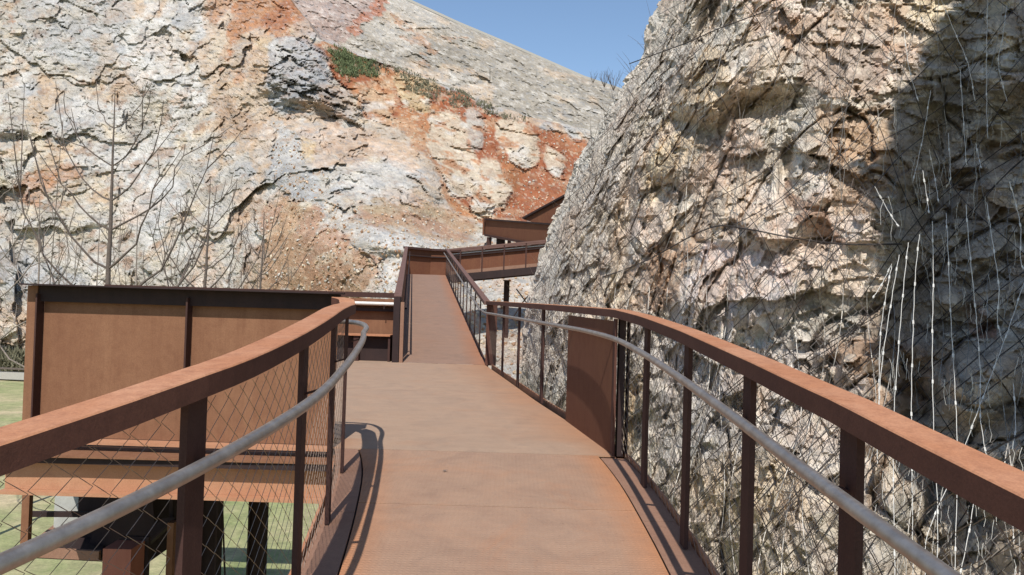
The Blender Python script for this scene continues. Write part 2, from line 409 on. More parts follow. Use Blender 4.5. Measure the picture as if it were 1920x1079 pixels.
scree = inpoly(wu, wv, SCREE).astype(float)
amp = 1 - .72 * np.maximum(soil, scree * .9)
CH = [((740, 135), (815, 150), (800, 215), (760, 200), (735, 165)), ((868, 195), (905, 215), (910, 285), (880, 290), (860, 250)),
      ((925, 222), (975, 220), (1012, 250), (1010, 312), (980, 318), (950, 280), (925, 255)), ((905, 298), (935, 302), (965, 350), (950, 400), (905, 415), (885, 385)),
      ((1022, 268), (1050, 285), (1062, 330), (1035, 335), (1020, 300)), ((805, 205), (860, 210), (895, 300), (905, 370), (850, 360), (800, 290)),
      ((690, 150), (735, 160), (740, 215), (700, 225), (670, 200))]
chunk = np.zeros(U.shape)
for i, poly in enumerate(CH): chunk[inpoly(U + (wu - U) * .45, Vv + (wv - Vv) * .45, poly)] = i + 1
amp = np.where(chunk > 0, 1.0, amp)
h4, c4, e4 = facets(Q * np.array([1.9, 1.9, 2.6]) + wr * 1.6, 350)
disp = 1.4 * n1 + amp * (.08 * h4 + .85 * h1 + .42 * h2 + .20 * h3 + .10 * n2) + .10 * fbm(P0 * 1.3, 5, 15, .65)
# gullies and the big outcrops
def bulge(u, v, ru, rv, a, hard=2.0):
    d = ((U - u) / ru) ** 2 + ((Vv - v) / rv) ** 2 + .35 * vnoise(P0 * .35, 71)
    return a * np.exp(-np.clip(d, 0, 9) ** hard)
disp += bulge(560, 135, 70, 80, 1.0) * (.7 * h2 + .5 * h3 + .2 * h4) + bulge(645, 190, 40, 40, 1.0) * (.8 * h2 + .7 * h3)
disp += bulge(560, 135, 65, 75, 3.0) + bulge(620, 185, 28, 32, 1.6) + bulge(660, 195, 26, 34, 1.3) + bulge(968, 268, 42, 46, 1.8) + bulge(925, 355, 36, 55, 1.7) + bulge(1040, 300, 20, 34, 1.2)
disp += bulge(775, 175, 40, 36, 1.4) + bulge(885, 245, 24, 44, 1.2) + bulge(600, 285, 110, 55, 1.0) + bulge(620, 350, 130, 50, .9)
disp += bulge(780, 370, 80, 40, .8) + bulge(470, 110, 50, 90, 1.5) - bulge(440, 40, 60, 40, 1.0) + bulge(60, 250, 120, 90, 1.4) - bulge(30, 262, 40, 14, 1.5) + bulge(280, 110, 90, 110, 1.3)
disp += bulge(760, 455, 80, 22, 1.2) + bulge(905, 440, 22, 22, .8)
# strata-like small ledges
disp += amp * .07 * np.sin((P0[..., 2] * 1.3 + P0[..., 0] * .5 + 3 * n2) * 3.1) * (.5 + .5 * w1)
DD = D - disp * 1.1
ridge = np.interp(U, [-480, 420, 480, 530, 560, 600, 640, 700, 850, 1000, 1110, 1250], [-900, -190, -110, -20, 20, 70, 88, 112, 172, 226, 246, 262]) + 5 * vnoise(P0 * .3, 91) + 2.5 * vnoise(P0 * 1.3, 92)
over = np.clip(ridge - Vv, 0, 400)                      # past its crest the slope runs back, out of sight
PC = at(U, np.where(over > 0, ridge + over * .02, Vv), DD + np.minimum(over, 60) * .12)
# pigment of the rock
big = fbm(P0 * .11, 4, 21); md = fbm(P0 * .45, 5, 22); mdb = fbm(P0 * .33, 5, 23); fn = fbm(P0 * 1.8, 4, 24)
cc = C['grey'][None, None, :] * np.ones(U.shape + (1,))
def lay(c, m): 
    global cc
    m = np.clip(m, 0, 1)[..., None]; cc = cc * (1 - m) + C[c] * m
lay('cream', sstep(-.1, .35, md)); lay('lgrey', sstep(.0, .3, mdb)); lay('bgrey', sstep(.12, .4, big + .5 * md) * .75); lay('tan', sstep(.18, .42, fbm(P0 * .3, 5, 25) + .2 * fn) * .7)
lay('white', sstep(.2, .5, fbm(P0 * .6, 5, 26)) * .6)
lay('brown', sstep(.3, .42, fbm(P0 * .8, 5, 27)) * .6)
lay('peach', sstep(.22, .4, fbm(P0 * .25, 5, 28)) * .6)
f_s = fbm(P0 * 1.2, 5, 420, .7)
rag1 = fbm(P0 * .55 + 3, 6, 401, .65); rag2 = fbm(P0 * .8 + 9, 6, 402, .65)
def ragged(m, amt=.9, k=7, which=rag1, soft=.12):
    return sstep(.5 - soft, .5 + soft, blur(m, k) + amt * which)
def poly(c, p, a=1.0, jit=1.0):
    m = inpoly(U + (wu - U) * jit, Vv + (wv - Vv) * jit, p)
    lay(c, ragged(m, .7 if jit >= 1 else .35, 5, rag1 if len(p) % 2 else rag2) * a * (.8 + .35 * fn))
poly('bgrey', [(60, -60), (240, -60), (240, 90), (190, 130), (110, 110), (40, 70)], .6)
poly('lgrey', [(100, 180), (200, 190), (190, 260), (110, 240)], .6); poly('bgrey', [(80, 230), (170, 220), (200, 290), (90, 280)], .5)
poly('white', [(250, 30), (320, 40), (350, 130), (300, 180), (245, 120)], .75); poly('white', [(250, 320), (330, 320), (320, 400), (270, 470), (240, 400)], .5)
poly('bgrey', [(0, 470), (60, 465), (130, 500), (160, 560), (0, 560)], .85); poly('dgrey', [(0, 525), (60, 520), (50, 580), (0, 580)], .5)
poly('orange', [(10, 362), (70, 345), (150, 320), (160, 335), (60, 370), (15, 380)], .7); poly('yellow', [(20, 420), (60, 415), (80, 450), (40, 460)], .5)
poly('tan', [(170, 60), (230, 50), (240, 190), (190, 210), (165, 140)], .45); poly('orange', [(185, 55), (200, 50), (205, 75), (190, 80)], .7)
poly('tan', [(360, -60), (560, -60), (600, 80), (560, 140), (490, 180), (560, 300), (480, 330), (400, 250), (370, 120)], .7)
poly('orange', [(380, -60), (450, -60), (390, 60), (372, 40)], .6)
poly('orange', [(450, -60), (540, -60), (585, 55), (610, 100), (540, 60), (480, 50), (450, 80), (410, 150), (430, 60)], .95)
poly('red', [(500, 15), (560, 30), (600, 75), (540, 50), (480, 45)], .7); poly('yellow', [(490, 60), (520, 65), (515, 120), (480, 115)], .6)
poly('orange', [(400, 150), (440, 130), (450, 160), (420, 170)], .6); poly('cream', [(400, 70), (440, 60), (430, 120), (385, 125)], .7)
poly('brown', [(390, 180), (440, 190), (480, 270), (430, 280), (395, 220)], .5); poly('purple', [(540, -60), (760, -60), (760, 60), (680, 90), (600, 70), (560, 20)], .45)
poly('peach', [(600, 212), (700, 235), (790, 300), (800, 350), (720, 320), (660, 300), (600, 290)], .85)
poly('peach', [(530, 240), (610, 235), (620, 320), (550, 310)], .7); poly('yellow', [(545, 265), (590, 262), (580, 320), (550, 310)], .8)
poly('lgrey', [(620, 300), (740, 310), (800, 400), (700, 370), (600, 350)], .7)
lay('grey', ragged(inpoly(wu, wv, SCREE), .6, 5) * .7); poly('bgrey', SCREE[8:], .8); lay('tan', scree * sstep(.1, .3, f_s) * .6); lay('dgrey', scree * sstep(.15, .35, -f_s) * .35); poly('lgrey', [(460, 300), (560, 310), (680, 440), (700, 560), (740, 560), (740, 440), (640, 370), (540, 260), (470, 210)], .5)
for S_ in (SOIL2, SOIL3): lay('orange', ragged(inpoly(wu, wv, S_), .8, 8) * .62); lay('tan', ragged(inpoly(wu, wv, S_), .8, 8) * sstep(-.2, .2, md) * .7); lay('cream', ragged(inpoly(wu, wv, S_), .8, 8) * sstep(.1, .3, f_s) * .5)
poly('brown', SOIL2, .2); poly('brown', [(470, 440), (560, 430), (640, 480), (690, 560), (470, 560)], .6)
poly('cream', [(580, 475), (640, 480), (670, 505), (600, 500)], .9); poly('white', [(660, 520), (740, 500), (750, 560), (650, 560)], .6)
poly('peach', [(370, 480), (430, 470), (440, 560), (360, 560)], .5); poly('orange', [(395, 485), (415, 482), (410, 505), (395, 502)], .8)
poly('brown', SOIL3, .3); poly('olive', [(690, 365), (760, 370), (860, 395), (780, 400), (700, 385)], .5)
lay('orange', ragged(inpoly(wu, wv, RED), .45, 5) * .97)
redm = ragged(inpoly(wu, wv, RED), .45, 5); lay('red', redm * sstep(-.2, .15, fbm(P0 * .35, 4, 51))); lay('tan', redm * sstep(.12, .3, fbm(P0 * .8, 6, 52, .6)) * .6); lay('cream', redm * sstep(.26, .36, fbm(P0 * 1.1, 5, 53, .6)) * .6)
poly('red', [(950, 320), (1030, 330), (1050, 395), (960, 415), (935, 370)], 1.0); lay('red', redm * sstep(880, 1000, U) * .5); poly('orange', [(950, 290), (1000, 320), (980, 345), (940, 330)], .8)
poly('tan', [(640, 150), (760, 230), (840, 290), (860, 370), (780, 330), (690, 240)], .55)
cols = ['yellow', 'grey', 'cream', 'cream', 'cream', 'cream', 'tan']
for i in range(len(CH)): cm = ragged(chunk == i + 1, .55, 3, rag2); lay(cols[i], cm * (.85 + .3 * fn)); lay('white', cm * sstep(.05, .3, md) * (.6 if i != 1 else .1)); lay('orange', cm * sstep(.12, .3, fbm(P0 * .9, 4, 55 + i)) * .8)
b1 = [(500, 75), (560, 60), (625, 100), (610, 150), (600, 205), (555, 180), (520, 215), (500, 190), (490, 140)]
poly('bgrey', b1, .95, .5); lay('lgrey', inpoly(wu, wv, b1) * sstep(0, .3, md) * .8); poly('dgrey', [(510, 150), (575, 150), (560, 210), (505, 210)], .6)
poly('brown', [(590, 160), (660, 165), (670, 230), (600, 215)], .6); poly('dgrey', [(610, 170), (640, 170), (640, 215), (610, 215)], .4)
poly('white', [(700, 445), (830, 452), (835, 480), (700, 475)], .75); poly('white', [(870, 425), (915, 430), (910, 460), (870, 455)], .7)
poly('green', [(622, 92), (700, 112), (690, 140), (632, 138)], .5)
lay('lgrey', (U > 860) * (Vv > 500) * .6); lay('peach', (U > 860) * (Vv > 500) * sstep(0, .3, md) * .5)
f5 = fbm(P0 * np.array([2.2, 2.2, 3.4]) + .8 * wr, 4, 411, .7); f6 = fbm(P0 * 3.4, 3, 412, .8)
lay('white', sstep(.2, .4, f5) * .35 * (1 - soil)); lay('dgrey', sstep(.12, .36, -f5) * .5 * (1 - .7 * soil)); lay('brown', sstep(.2, .38, f_s) * .35 * (1 - soil)); lay('cream', sstep(.26, .36, f6) * soil * .5); lay('brown', sstep(.2, .34, -f6) * soil * .3)
cc *= (1 + .10 * (c2 - .5) + .08 * (c3 - .5) + .10 * fn)[..., None]
cc = np.clip(cc * .80, .02, .8)
tag(mesh_np('cliff', PC.reshape(-1, 3), grid_faces(*U.shape), M['cliff'], color=cc.reshape(-1, 3)), kind='structure')

# loose stones lying on the soil and scree slopes
ico = None
def stones(mask, n, smin, smax, seed, name, matcol):
    rg = np.random.RandomState(seed); idx = np.argwhere(mask); pick = idx[rg.randint(len(idx), size=n)]
    base = np.array([(1, 0, -.2), (-.9, .1, 0), (.1, 1, .1), (0, -1, 0), (.1, 0, 1), (0, .1, -1)])
    f = np.array([(0, 2, 4), (2, 1, 4), (1, 3, 4), (3, 0, 4), (2, 0, 5), (1, 2, 5), (3, 1, 5), (0, 3, 5)])
    V, F, K = [], [], []
    for i, (r, c) in enumerate(pick):
        s = smin * (smax / smin) ** (rg.rand() ** 2.2)
        A = np.linalg.qr(rg.randn(3, 3))[0]
        b = (base * (1 + .5 * (rg.rand(6, 1) - .5))) * np.array([1, .8, .65]) @ A * s
        V.append(b + PC[r, c] + np.array([0, -s * .35, s * .2])); F.append(f + 6 * i)
        k = matcol[rg.randint(len(matcol))]; K.append(np.tile(C[k] * (.8 + .35 * rg.rand()), (6, 1)))
    tag(mesh_np(name, np.concatenate(V), np.concatenate(F), M['cliff'], color=np.concatenate(K)), kind='stuff',
        label='loose pale stones scattered over the scree and soil of the quarry slope', cat='stones')
vis = (U > 380) & (U < 1120) & (Vv > 60) & (Vv < 740)
stones(((soil + scree) > 0) & (chunk == 0) & vis & (Vv > 200), 7000, .03, .17, 5, 'loose_stones', ['cream', 'lgrey', 'grey', 'tan', 'tan', 'brown', 'peach', 'brown'])

# grass and scrub on the ledges
def tufts(mask, n, h, seed, name, mat, label, P, spread=.4, per=9):
    rg = np.random.RandomState(seed); idx = np.argwhere(mask); pick = idx[rg.randint(len(idx), size=n)]; V, F = [], []; q = 0
    for r, c in pick:
        for k in range(per):
            b = P[r, c] + (rg.rand(3) - .5) * spread + np.array([0, -.15, 0]); hh = h * (.4 + rg.rand()); w = .04 + .05 * rg.rand(); a = rg.rand() * 6.28
            d = np.array([math.cos(a), math.sin(a), 0]); t = b + np.array([(rg.rand() - .5) * hh, (rg.rand() - .5) * hh, hh])
            V += [b - d * w, b + d * w, t]; F.append((q, q + 1, q + 2)); q += 3
    tag(mesh_np(name, V, F, mat), label, 'plants', kind='stuff')
tufts(inpoly(wu, wv, [(625, 92), (700, 115), (690, 140), (632, 136)]), 300, .24, 1, 'ledge_grass', M['grass'], 'green grass growing on the ledge beside the grey outcrop', PC)
tufts(inpoly(wu, wv, [(690, 112), (840, 168), (1000, 222), (1000, 234), (840, 184), (700, 128)]), 300, .2, 2, 'ridge_scrub', M['bush'], 'low olive scrub along the top of the red soil slope', PC)

# ------------------------------------------------------------------ hillside behind, with the skyline
hu = np.arange(520, 1420, 2.5); ht = np.concatenate([np.linspace(-.25, 0, 14), np.linspace(0.004, 1, 110)])
HU, HT = np.meshgrid(hu, ht)
vtop = np.interp(HU, [520, 700, 771, 863, 956, 1095, 1160, 1300, 1420], [-110, -30, 2, 44, 83, 144, 166, 215, 250])
vbot = np.interp(HU, [520, 700, 850, 1000, 1110, 1420], [90, 150, 210, 262, 290, 380])
HV = vtop + np.clip(HT, 0, 1) * (vbot - vtop) - np.clip(HT, -1, 0) * 60
HD = 104 - np.clip(HT, 0, 1) ** .8 * 22 - np.clip(HT, -1, 0) * 90
HP0 = at(HU, HV, HD)
hh1, hc1, _ = facets(HP0 * .2, 500); hh2, hc2, _ = facets(HP0 * .55, 600); hfn = fbm(HP0 * .5, 5, 81); hf2 = fbm(HP0 * 1.6, 4, 80, .7); hv = fbm(HP0 * np.array([.5, .5, .1]), 4, 82, .6, True)
HP = at(HU, HV + 1.2 * vnoise(HP0 * .7, 83) * (HT < .02), HD - (.5 * hh1 + .25 * hh2 + .5 * hfn + .6 * hv + .35 * hf2) * np.clip(HT * 8, 0, 1))
hc = np.array([.275, .245, .20])[None, None] * (1 + .12 * hfn + .1 * (hc2 - .5) + .15 * fbm(HP0 * .12, 4, 84))[..., None]
def hl(c, m):
    global hc
    m = np.clip(m, 0, 1)[..., None]; hc = hc * (1 - m) + C[c] * m
hl('grey', sstep(0, .3, fbm(HP0 * .15, 4, 85)) * .5); hl('tan', sstep(.1, .4, fbm(HP0 * .25, 4, 86)) * .4)
hwu = HU + 25 * vnoise(HP0 * .2, 87) + 10 * vnoise(HP0 * .7, 88)
hl('purple', (inpoly(hwu, HV, [(520, -120), (720, -120), (710, 20), (660, 60), (610, 120), (520, 60)])) * .45)
hl('red', (inpoly(hwu, HV, [(690, -120), (720, -60), (715, 10), (680, 60), (655, 70), (690, 20)])) * .7)
hl('brown', (inpoly(hwu, HV, [(715, 20), (760, 60), (860, 70), (850, 85), (800, 110), (800, 160), (780, 130), (770, 90), (730, 60)])) * sstep(-.2, .2, hfn) * .8)
hl('red', (HT > .95) * .4); hl('olive', sstep(.2, .5, -hv) * .3); hl('white', sstep(.1, .35, hf2) * .35); hl('dgrey', sstep(.12, .35, -hf2) * .5)
tag(mesh_np('hillside', HP.reshape(-1, 3), grid_faces(*HU.shape), M['hill'], color=np.clip(hc, .02, .7).reshape(-1, 3)), kind='structure')
ku = np.arange(760, 1190, 6.0); kv = np.interp(ku, [700, 771, 863, 956, 1095, 1160, 1300], [-30, 2, 44, 83, 144, 166, 215]) - .5
kp = at(ku, kv, np.full(len(ku), 103.2)); kb = MB().sweep([tuple(p) for p in kp], [(-.2, -.3), (.2, -.3), (.2, .04), (-.2, .04)])
tag(kb.build('drainage_kerb', M['mirror']), 'thin pale concrete kerb running down the skyline of the grey slope', 'kerb')
# bare shrubs on the skyline
def twig_lines(base, h, rg, n=9, spread=.5, depth=2):
    L, Rr = [], []
    for k in range(n):
        a = rg.rand() * 6.28; d = np.array([math.cos(a) * spread, math.sin(a) * spread, 1.0]) * h * (.5 + .5 * rg.rand())
        p = [base + d * t + (rg.rand(3) - .5) * .06 * h * t for t in np.linspace(0, 1, 5)]; L.append(p); Rr.append(list(np.linspace(.03, .008, 5) * h / 2.2))
        if depth > 1:
            for q in (2, 3):
                e = (p[q] - p[q - 1]) * 1.3 + (rg.rand(3) - .5) * h * .3
                L.append([p[q], p[q] + e * .5, p[q] + e + np.array([0, 0, .05 * h])]); Rr.append([.012 * h / 2, .009 * h / 2, .004 * h])
    return L, Rr
rg = np.random.RandomState(3)
for i, (u, v, d, h, lab) in enumerate([(1150, 166, 98, 2.6, 'bare shrub on the skyline nearest the netted rock'), (1133, 160, 99, 2.2, 'small bare shrub on the skyline, second from the netted rock'), (1112, 152, 100, 1.5, 'tiny bare shrub on the skyline, farthest from the netted rock')]):
    L, Rr = twig_lines(np.array(pt(u, v, d)) - np.array([0, 0, .3]), h, rg, 12)
    V, F = tubes(L, Rr); tag(mesh_np('bare_shrub', V, F, M['bark']), lab, 'shrub', 'bare shrubs on the skyline')

# ------------------------------------------------------------------ near netted rock
sil = lambda v: np.interp(v, [-420, 0, 120, 180, 260, 350, 440, 500, 560, 700, 900, 1600], [1372, 1240, 1196, 1157, 1107, 1066, 1026, 1006, 988, 976, 962, 930])
frock = tps([(1240, 0, 13.6), (1150, 180, 13.2), (1000, 500, 12.6), (980, 700, 12.2), (960, 1000, 11), (1300, 0, 12.6), (1300, 500, 9.9), (1170, 500, 11.2), (1170, 900, 10), (1300, 900, 8.4),
             (1500, 500, 8.3), (1500, 0, 10.8), (1500, 1000, 6.7), (1700, 500, 7.8), (1700, 0, 10.4), (1700, 1000, 6.2), (1920, 500, 7.2), (1920, 0, 9.6), (1920, 1000, 5.3),
             (2400, 500, 5.9), (2400, 0, 8), (2400, 1000, 4.4), (1500, -420, 12.6), (2200, -420, 10.5), (1400, 1500, 6.5), (2200, 1500, 4.2), (1350, -420, 14.5)])
sv = np.concatenate([-np.linspace(.14, .004, 26)[:], np.linspace(0, 1, 520) ** 1.12]); rv = np.arange(-400, 1500, 3.2)
S, RV = np.meshgrid(sv, rv)
us0 = sil(RV); RU = us0 + np.clip(S, 0, 1) * (2350 - us0) - np.clip(S, -1, 0) * 90
RD = frock(np.maximum(RU, us0), RV) + 2.6 * np.exp(-np.clip(S, 0, 1) * 1350 / 42) - np.clip(S, -1, 0) * 26
RP0 = at(RU, RV, RD)
rwr = np.stack([fbm(RP0 * 1.0, 3, 140 + i) for i in range(3)], -1)
Qr = RP0.copy(); Qr[..., 2] += .5 * Qr[..., 0]
a1, rc1, _ = facets(Qr * .42 + rwr * .12, 700, .95, .8); a2, rc2, _ = facets(Qr * np.array([1.25, 1.25, .95]) + rwr * .12, 800, 1.15, .5); a3, rc3, _ = facets(Qr * 3.1 + rwr * .18, 900, 1.2, .6); a4, rc4, _ = facets(Qr * 7.5 + rwr * .3, 950, 1.1, .7)
rn = fbm(RP0 * .35, 4, 111); rn2 = fbm(RP0 * 2.2, 5, 112, .55, True)
def rb(u, v, ru, rvv, a, hard=2.0, rot=0):
    x, y = RU - u, RV - v; c, s = math.cos(R(rot)), math.sin(R(rot)); x, y = x * c + y * s, -x * s + y * c
    d = (x / ru) ** 2 + (y / rvv) ** 2 + .25 * vnoise(RP0 * 1.3, 171); return a * np.exp(-np.clip(d, 0, 9) ** hard)
vcr = fbm(RP0 * np.array([1.1, 1.1, .22]) + .3 * rwr, 3, 160)
rdisp = .16 * rn + .20 * a1 + .23 * a2 + .15 * a3 + .065 * a4 + .025 * rn2 - .22 * np.exp(-(vcr / .035) ** 2)
rdisp += rb(1315, 160, 62, 70, .75, 3, -20) - rb(1300, 240, 60, 14, .25, 2, 15) - rb(1430, 200, 70, 20, .3, 2, -8) + rb(1430, 130, 80, 50, .5) - rb(1475, 310, 14, 55, .6, 2, 8) + rb(1270, 300, 60, 45, .35)
rdisp += rb(1380, 560, 110, 60, .35) - rb(1170, 430, 16, 120, .5, 2, 5) - rb(1330, 40, 22, 60, .7, 2, 20) + rb(1590, 300, 110, 150, .45, 3) - rb(1250, 640, 24, 80, .4) + rb(1430, 420, 80, 50, .25) - rb(1560, 420, 40, 90, .3, 2, 40)
# recess where the dark gully runs, and lumps standing in it
gx_ = np.interp(RV, [-400, 0, 250, 500, 700, 1000, 1500], [1850, 1790, 1700, 1655, 1650, 1660, 1680])
rdisp -= .75 * sstep(-10, 70, RU - gx_) * sstep(520, 60, RU - gx_)
rdisp += rb(1835, 720, 75, 60, .7, 3, -30) + rb(1880, 880, 70, 70, .5) + rb(1870, 110, 60, 90, .8) + rb(1700, 960, 50, 60, .4) + rb(1780, 560, 30, 25, .35) + rb(1720, 660, 25, 20, .3)
edge = sstep(-.14, 0, S) 
RPD = RD - rdisp * (.35 + .65 * sstep(0, .05, S))
RUx = RU + (14 * a2 + 8 * a3 + 6 * rn2) * (S < .03) * np.exp(-np.abs(S) * 40)
RP = at(RUx, RV, np.maximum(RPD, 3.4))
rc = np.array([.66, .58, .47])[None, None] * np.ones(S.shape + (1,))
def rl(c, m):
    global rc
    m = np.clip(m, 0, 1)[..., None]; rc = rc * (1 - m) + (C[c] if isinstance(c, str) else np.array(c)) * m
rfn = fbm(RP0 * 6, 3, 121); rf7 = fbm(RP0 * 9, 3, 127, .7); rmd = fbm(RP0 * 1.3, 5, 122); rbg = fbm(RP0 * .5, 4, 123)
rl((.54, .52, .46), sstep(-.1, .3, rmd)); rl((.64, .56, .40), sstep(0, .3, rbg)); rl((.46, .40, .33), sstep(.15, .38, fbm(RP0 * 2, 5, 124)) * .7); rl((.70, .58, .50), sstep(.1, .35, fbm(RP0 * .8, 5, 128)) * .6)
rl((.44, .30, .20), sstep(.18, .38, fbm(RP0 * 1.0 + 5, 5, 125)) * .75); rl('white', sstep(.2, .4, fbm(RP0 * 1.7, 5, 126)) * .5)
rwu = RU + 30 * vnoise(RP0 * 1.2, 131) + 12 * vnoise(RP0 * 4, 132); rwv = RV + 24 * vnoise(RP0 * 1.2, 133) + 10 * vnoise(RP0 * 4, 134)
def rpoly(c, p, a): rl(c, inpoly(rwu, rwv, p) * a)
rpoly('yellow', [(1265, 130), (1340, 100), (1370, 150), (1330, 215), (1270, 190)], .5); rpoly('yellow', [(1220, 250), (1310, 250), (1300, 320), (1210, 330)], .35)
rpoly((.47, .33, .21), [(1530, 190), (1660, 190), (1670, 380), (1560, 400)], .65); rpoly((.36, .22, .15), [(1450, 0), (1700, 0), (1640, 180), (1500, 150)], .4)
rl((.40, .25, .16), sstep(.14, .3, fbm(RP0 * np.array([1.4, 1.4, .35]) + 7, 5, 161)) * .32)
rpoly((.70, .60, .57), [(1290, 440), (1440, 460), (1500, 580), (1440, 640), (1300, 600)], .7)
rpoly('white', [(1290, 470), (1420, 480), (1480, 600), (1640, 700), (1640, 1079), (1180, 1079), (1180, 620), (1280, 590)], .5)
rpoly('bgrey', [(1180, 640), (1330, 660), (1400, 800), (1320, 900), (1180, 830)], .4); rpoly('peach', [(1310, 470), (1400, 470), (1440, 560), (1320, 580)], .35)
rpoly('yellow', [(1290, 860), (1460, 860), (1500, 960), (1380, 1000), (1290, 960)], .35); rpoly((.30, .18, .12), [(1460, 330), (1540, 390), (1590, 450), (1540, 450), (1470, 390)], .7)
rpoly('cream', [(1760, 640), (1920, 640), (1920, 1079), (1700, 1079), (1740, 800)], .5); rpoly((.33, .15, .10), [(1820, 560), (1870, 560), (1860, 650), (1820, 640)], .7)
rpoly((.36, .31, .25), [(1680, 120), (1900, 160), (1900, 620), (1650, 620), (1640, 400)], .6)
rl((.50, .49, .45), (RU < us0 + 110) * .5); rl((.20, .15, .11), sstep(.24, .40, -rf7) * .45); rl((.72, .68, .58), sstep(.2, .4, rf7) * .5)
rc *= np.array([1.17, 1.12, 1.09])
rc *= (1 + .10 * (rc2 - .5) + .15 * (rc3 - .5) + .13 * rfn)[..., None]
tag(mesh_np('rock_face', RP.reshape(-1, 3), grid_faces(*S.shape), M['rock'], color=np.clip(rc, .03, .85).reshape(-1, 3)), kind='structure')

# rock buttress beside the camera, outside the picture on the right: it throws the gully into shade
bz = np.linspace(-5.5, 22, 230); bt = np.linspace(0, 1, 130)
BZ, BT = np.meshgrid(bz, bt, indexing='ij')
x0 = np.interp(BZ, [-5.5, 3.5, 4.6, 6, 8, 9.5, 11, 12.5, 14, 16, 22], [5.6, 5.0, 4.6, 3.45, 3.5, 3.75, 3.85, 4.25, 4.95, 5.7, 8.2]); bot = sstep(4.6, 6.2, BZ)
ang = (BT - .5) * math.pi
BX = x0 + 6 * (1 - np.cos(ang)) + (1 - bot) * 1.6; BY = 1.9 + np.sin(ang) * (1.6 * bot + 1.4) - np.clip(BZ - 6, 0, 30) * .04
BP0 = np.stack([BX, BY, BZ], -1); f1, _, _ = facets(BP0 * .7, 1200); f2, _, _ = facets(BP0 * 1.9, 1300)
BP = BP0.copy(); BP[..., 0] -= .55 * f1 + .28 * f2
bc = np.array([.42, .37, .29])[None, None] * (1 + .3 * fbm(BP0, 4, 1400))[..., None]
tag(mesh_np('rock_overhang', BP.reshape(-1, 3), grid_faces(*BZ.shape), M['rock'], color=bc.reshape(-1, 3)), kind='structure')

# ------------------------------------------------------------------ netting draped on the rock
Dn = RPD.copy()
k = 7
for ax, kk in ((0, 8), (1, 8)):                       # the net rides on the high points
    acc = Dn.copy()
    for s in range(-kk, kk + 1): acc = np.minimum(acc, np.roll(Dn, s, ax) + abs(s) * .012)
    Dn = acc
for _ in range(3): Dn = (Dn + np.roll(Dn, 1, 0) + np.roll(Dn, -1, 0) + np.roll(Dn, 1, 1) + np.roll(Dn, -1, 1)) / 5
def net_depth(u, v):
    us_ = sil(v); s = np.clip((u - us_) / (2350 - us_), 0, 1)
    si = 26 + (s ** (1 / 1.12)) * 519; vi = (v + 400) / 3.2
    si = np.clip(si, 0, Dn.shape[1] - 1.01); vi = np.clip(vi, 0, Dn.shape[0] - 1.01)
    a, b = vi.astype(int), si.astype(int); fa, fb = vi - a, si - b
    return Dn[a, b] * (1 - fa) * (1 - fb) + Dn[a + 1, b] * fa * (1 - fb) + Dn[a, b + 1] * (1 - fa) * fb + Dn[a + 1, b + 1] * fa * fb - .07
def trace(starts, dirs, step, n, wob=0, phase=None, per=.12, seed=0):
    """walk lines over the rock in metres; starts (k,2) pixels, dirs (k,2)"""
    p = starts.copy(); P = []; rg = np.random.RandomState(seed); ph = rg.rand(len(p)) * 6.28
    for i in range(n):
        d = net_depth(p[:, 0], p[:, 1]); o = 0
        if wob: o = wob * (1 if i % 2 else -1) * phase * FPX / d
        P.append(np.stack([p[:, 0] + o, p[:, 1], np.maximum(d, 3.2)], -1))
        g = 1 + .0 * p[:, :1]
        j = .22 * np.stack([np.sin(i * .21 + ph), np.cos(i * .17 + ph * 2)], -1) if not wob else .10 * np.stack([np.sin(i * .11 + ph), 0 * ph], -1)
        dd = dirs + j; p = p + dd * step * FPX / d[:, None]
    return np.stack(P, 1)
def spaced(u0, u1, v, gap):
    L = []; u = u0
    while u < u1: L.append((u, v)); u += gap * FPX / float(net_depth(np.array([u]), np.array([float(v)]))[0])
    return np.array(L, float)
def cut(T, seed=0, pdrop=0.0):
    out_ = []; rg = np.random.RandomState(seed)
    for L in T:
        ok = (L[:, 0] > sil(L[:, 1]) + 2) & (L[:, 0] < 2080) & (L[:, 1] > -130) & (L[:, 1] < 1230)
        i = 0
        while i < len(ok):
            if ok[i]:
                j = i
                while j < len(ok) and ok[j]: j += 1
                if j - i > 3: out_.append(at(L[i:j, 0], L[i:j, 1], L[i:j, 2]))
                i = j
            else: i += 1
    return out_
net = empty('rockfall_netting', pt(1500, 500, 8), 'wire rockfall netting with diagonal cables draped over the pale rock beside the walkway', 'netting')
lines = []
for v0 in (540,):
    st = spaced(sil(v0) + 3, 2600, v0, .085); ph = np.where(np.arange(len(st)) % 2, 1, -1)
    for sgn in (-1, 1):
        lean = np.interp(st[:, 0], [1000, 1300, 2000], [.42, .18, .05])
        lines += cut(trace(st, np.stack([(-lean * sgn), np.full(len(st), sgn * 1.0)], -1) * np.array([1, 1]), .06, 190, .030, ph, seed=4))
V, F = tubes(lines, .0024); mesh_np('wire_mesh', V, F, M['net'], net)
cab = []
st = spaced(1000, 5200, 1100, .27); st = np.concatenate([st, np.stack([np.full(14, 1000.), np.linspace(1060, 100, 14)], -1)])
cab += cut(trace(st, np.tile([.72, -.69], (len(st), 1)), .09, 230, seed=8))
st2 = spaced(1000, 4600, 1100, .40)
cab += cut(trace(st2, np.tile([-.55, -.83], (len(st2), 1)), .09, 260, seed=9))
V, F = tubes(cab, .0056); mesh_np('diagonal_cables', V, F, M['cable'], net)
vc = []
st3 = spaced(1010, 2600, 540, .24)
for sgn in (-1, 1):
    lean = np.interp(st3[:, 0], [1000, 1300, 2000], [.38, .15, .03])
    vc += cut(trace(st3, np.stack([-lean * sgn, np.full(len(st3), sgn * 1.0)], -1), .10, 110, seed=31))
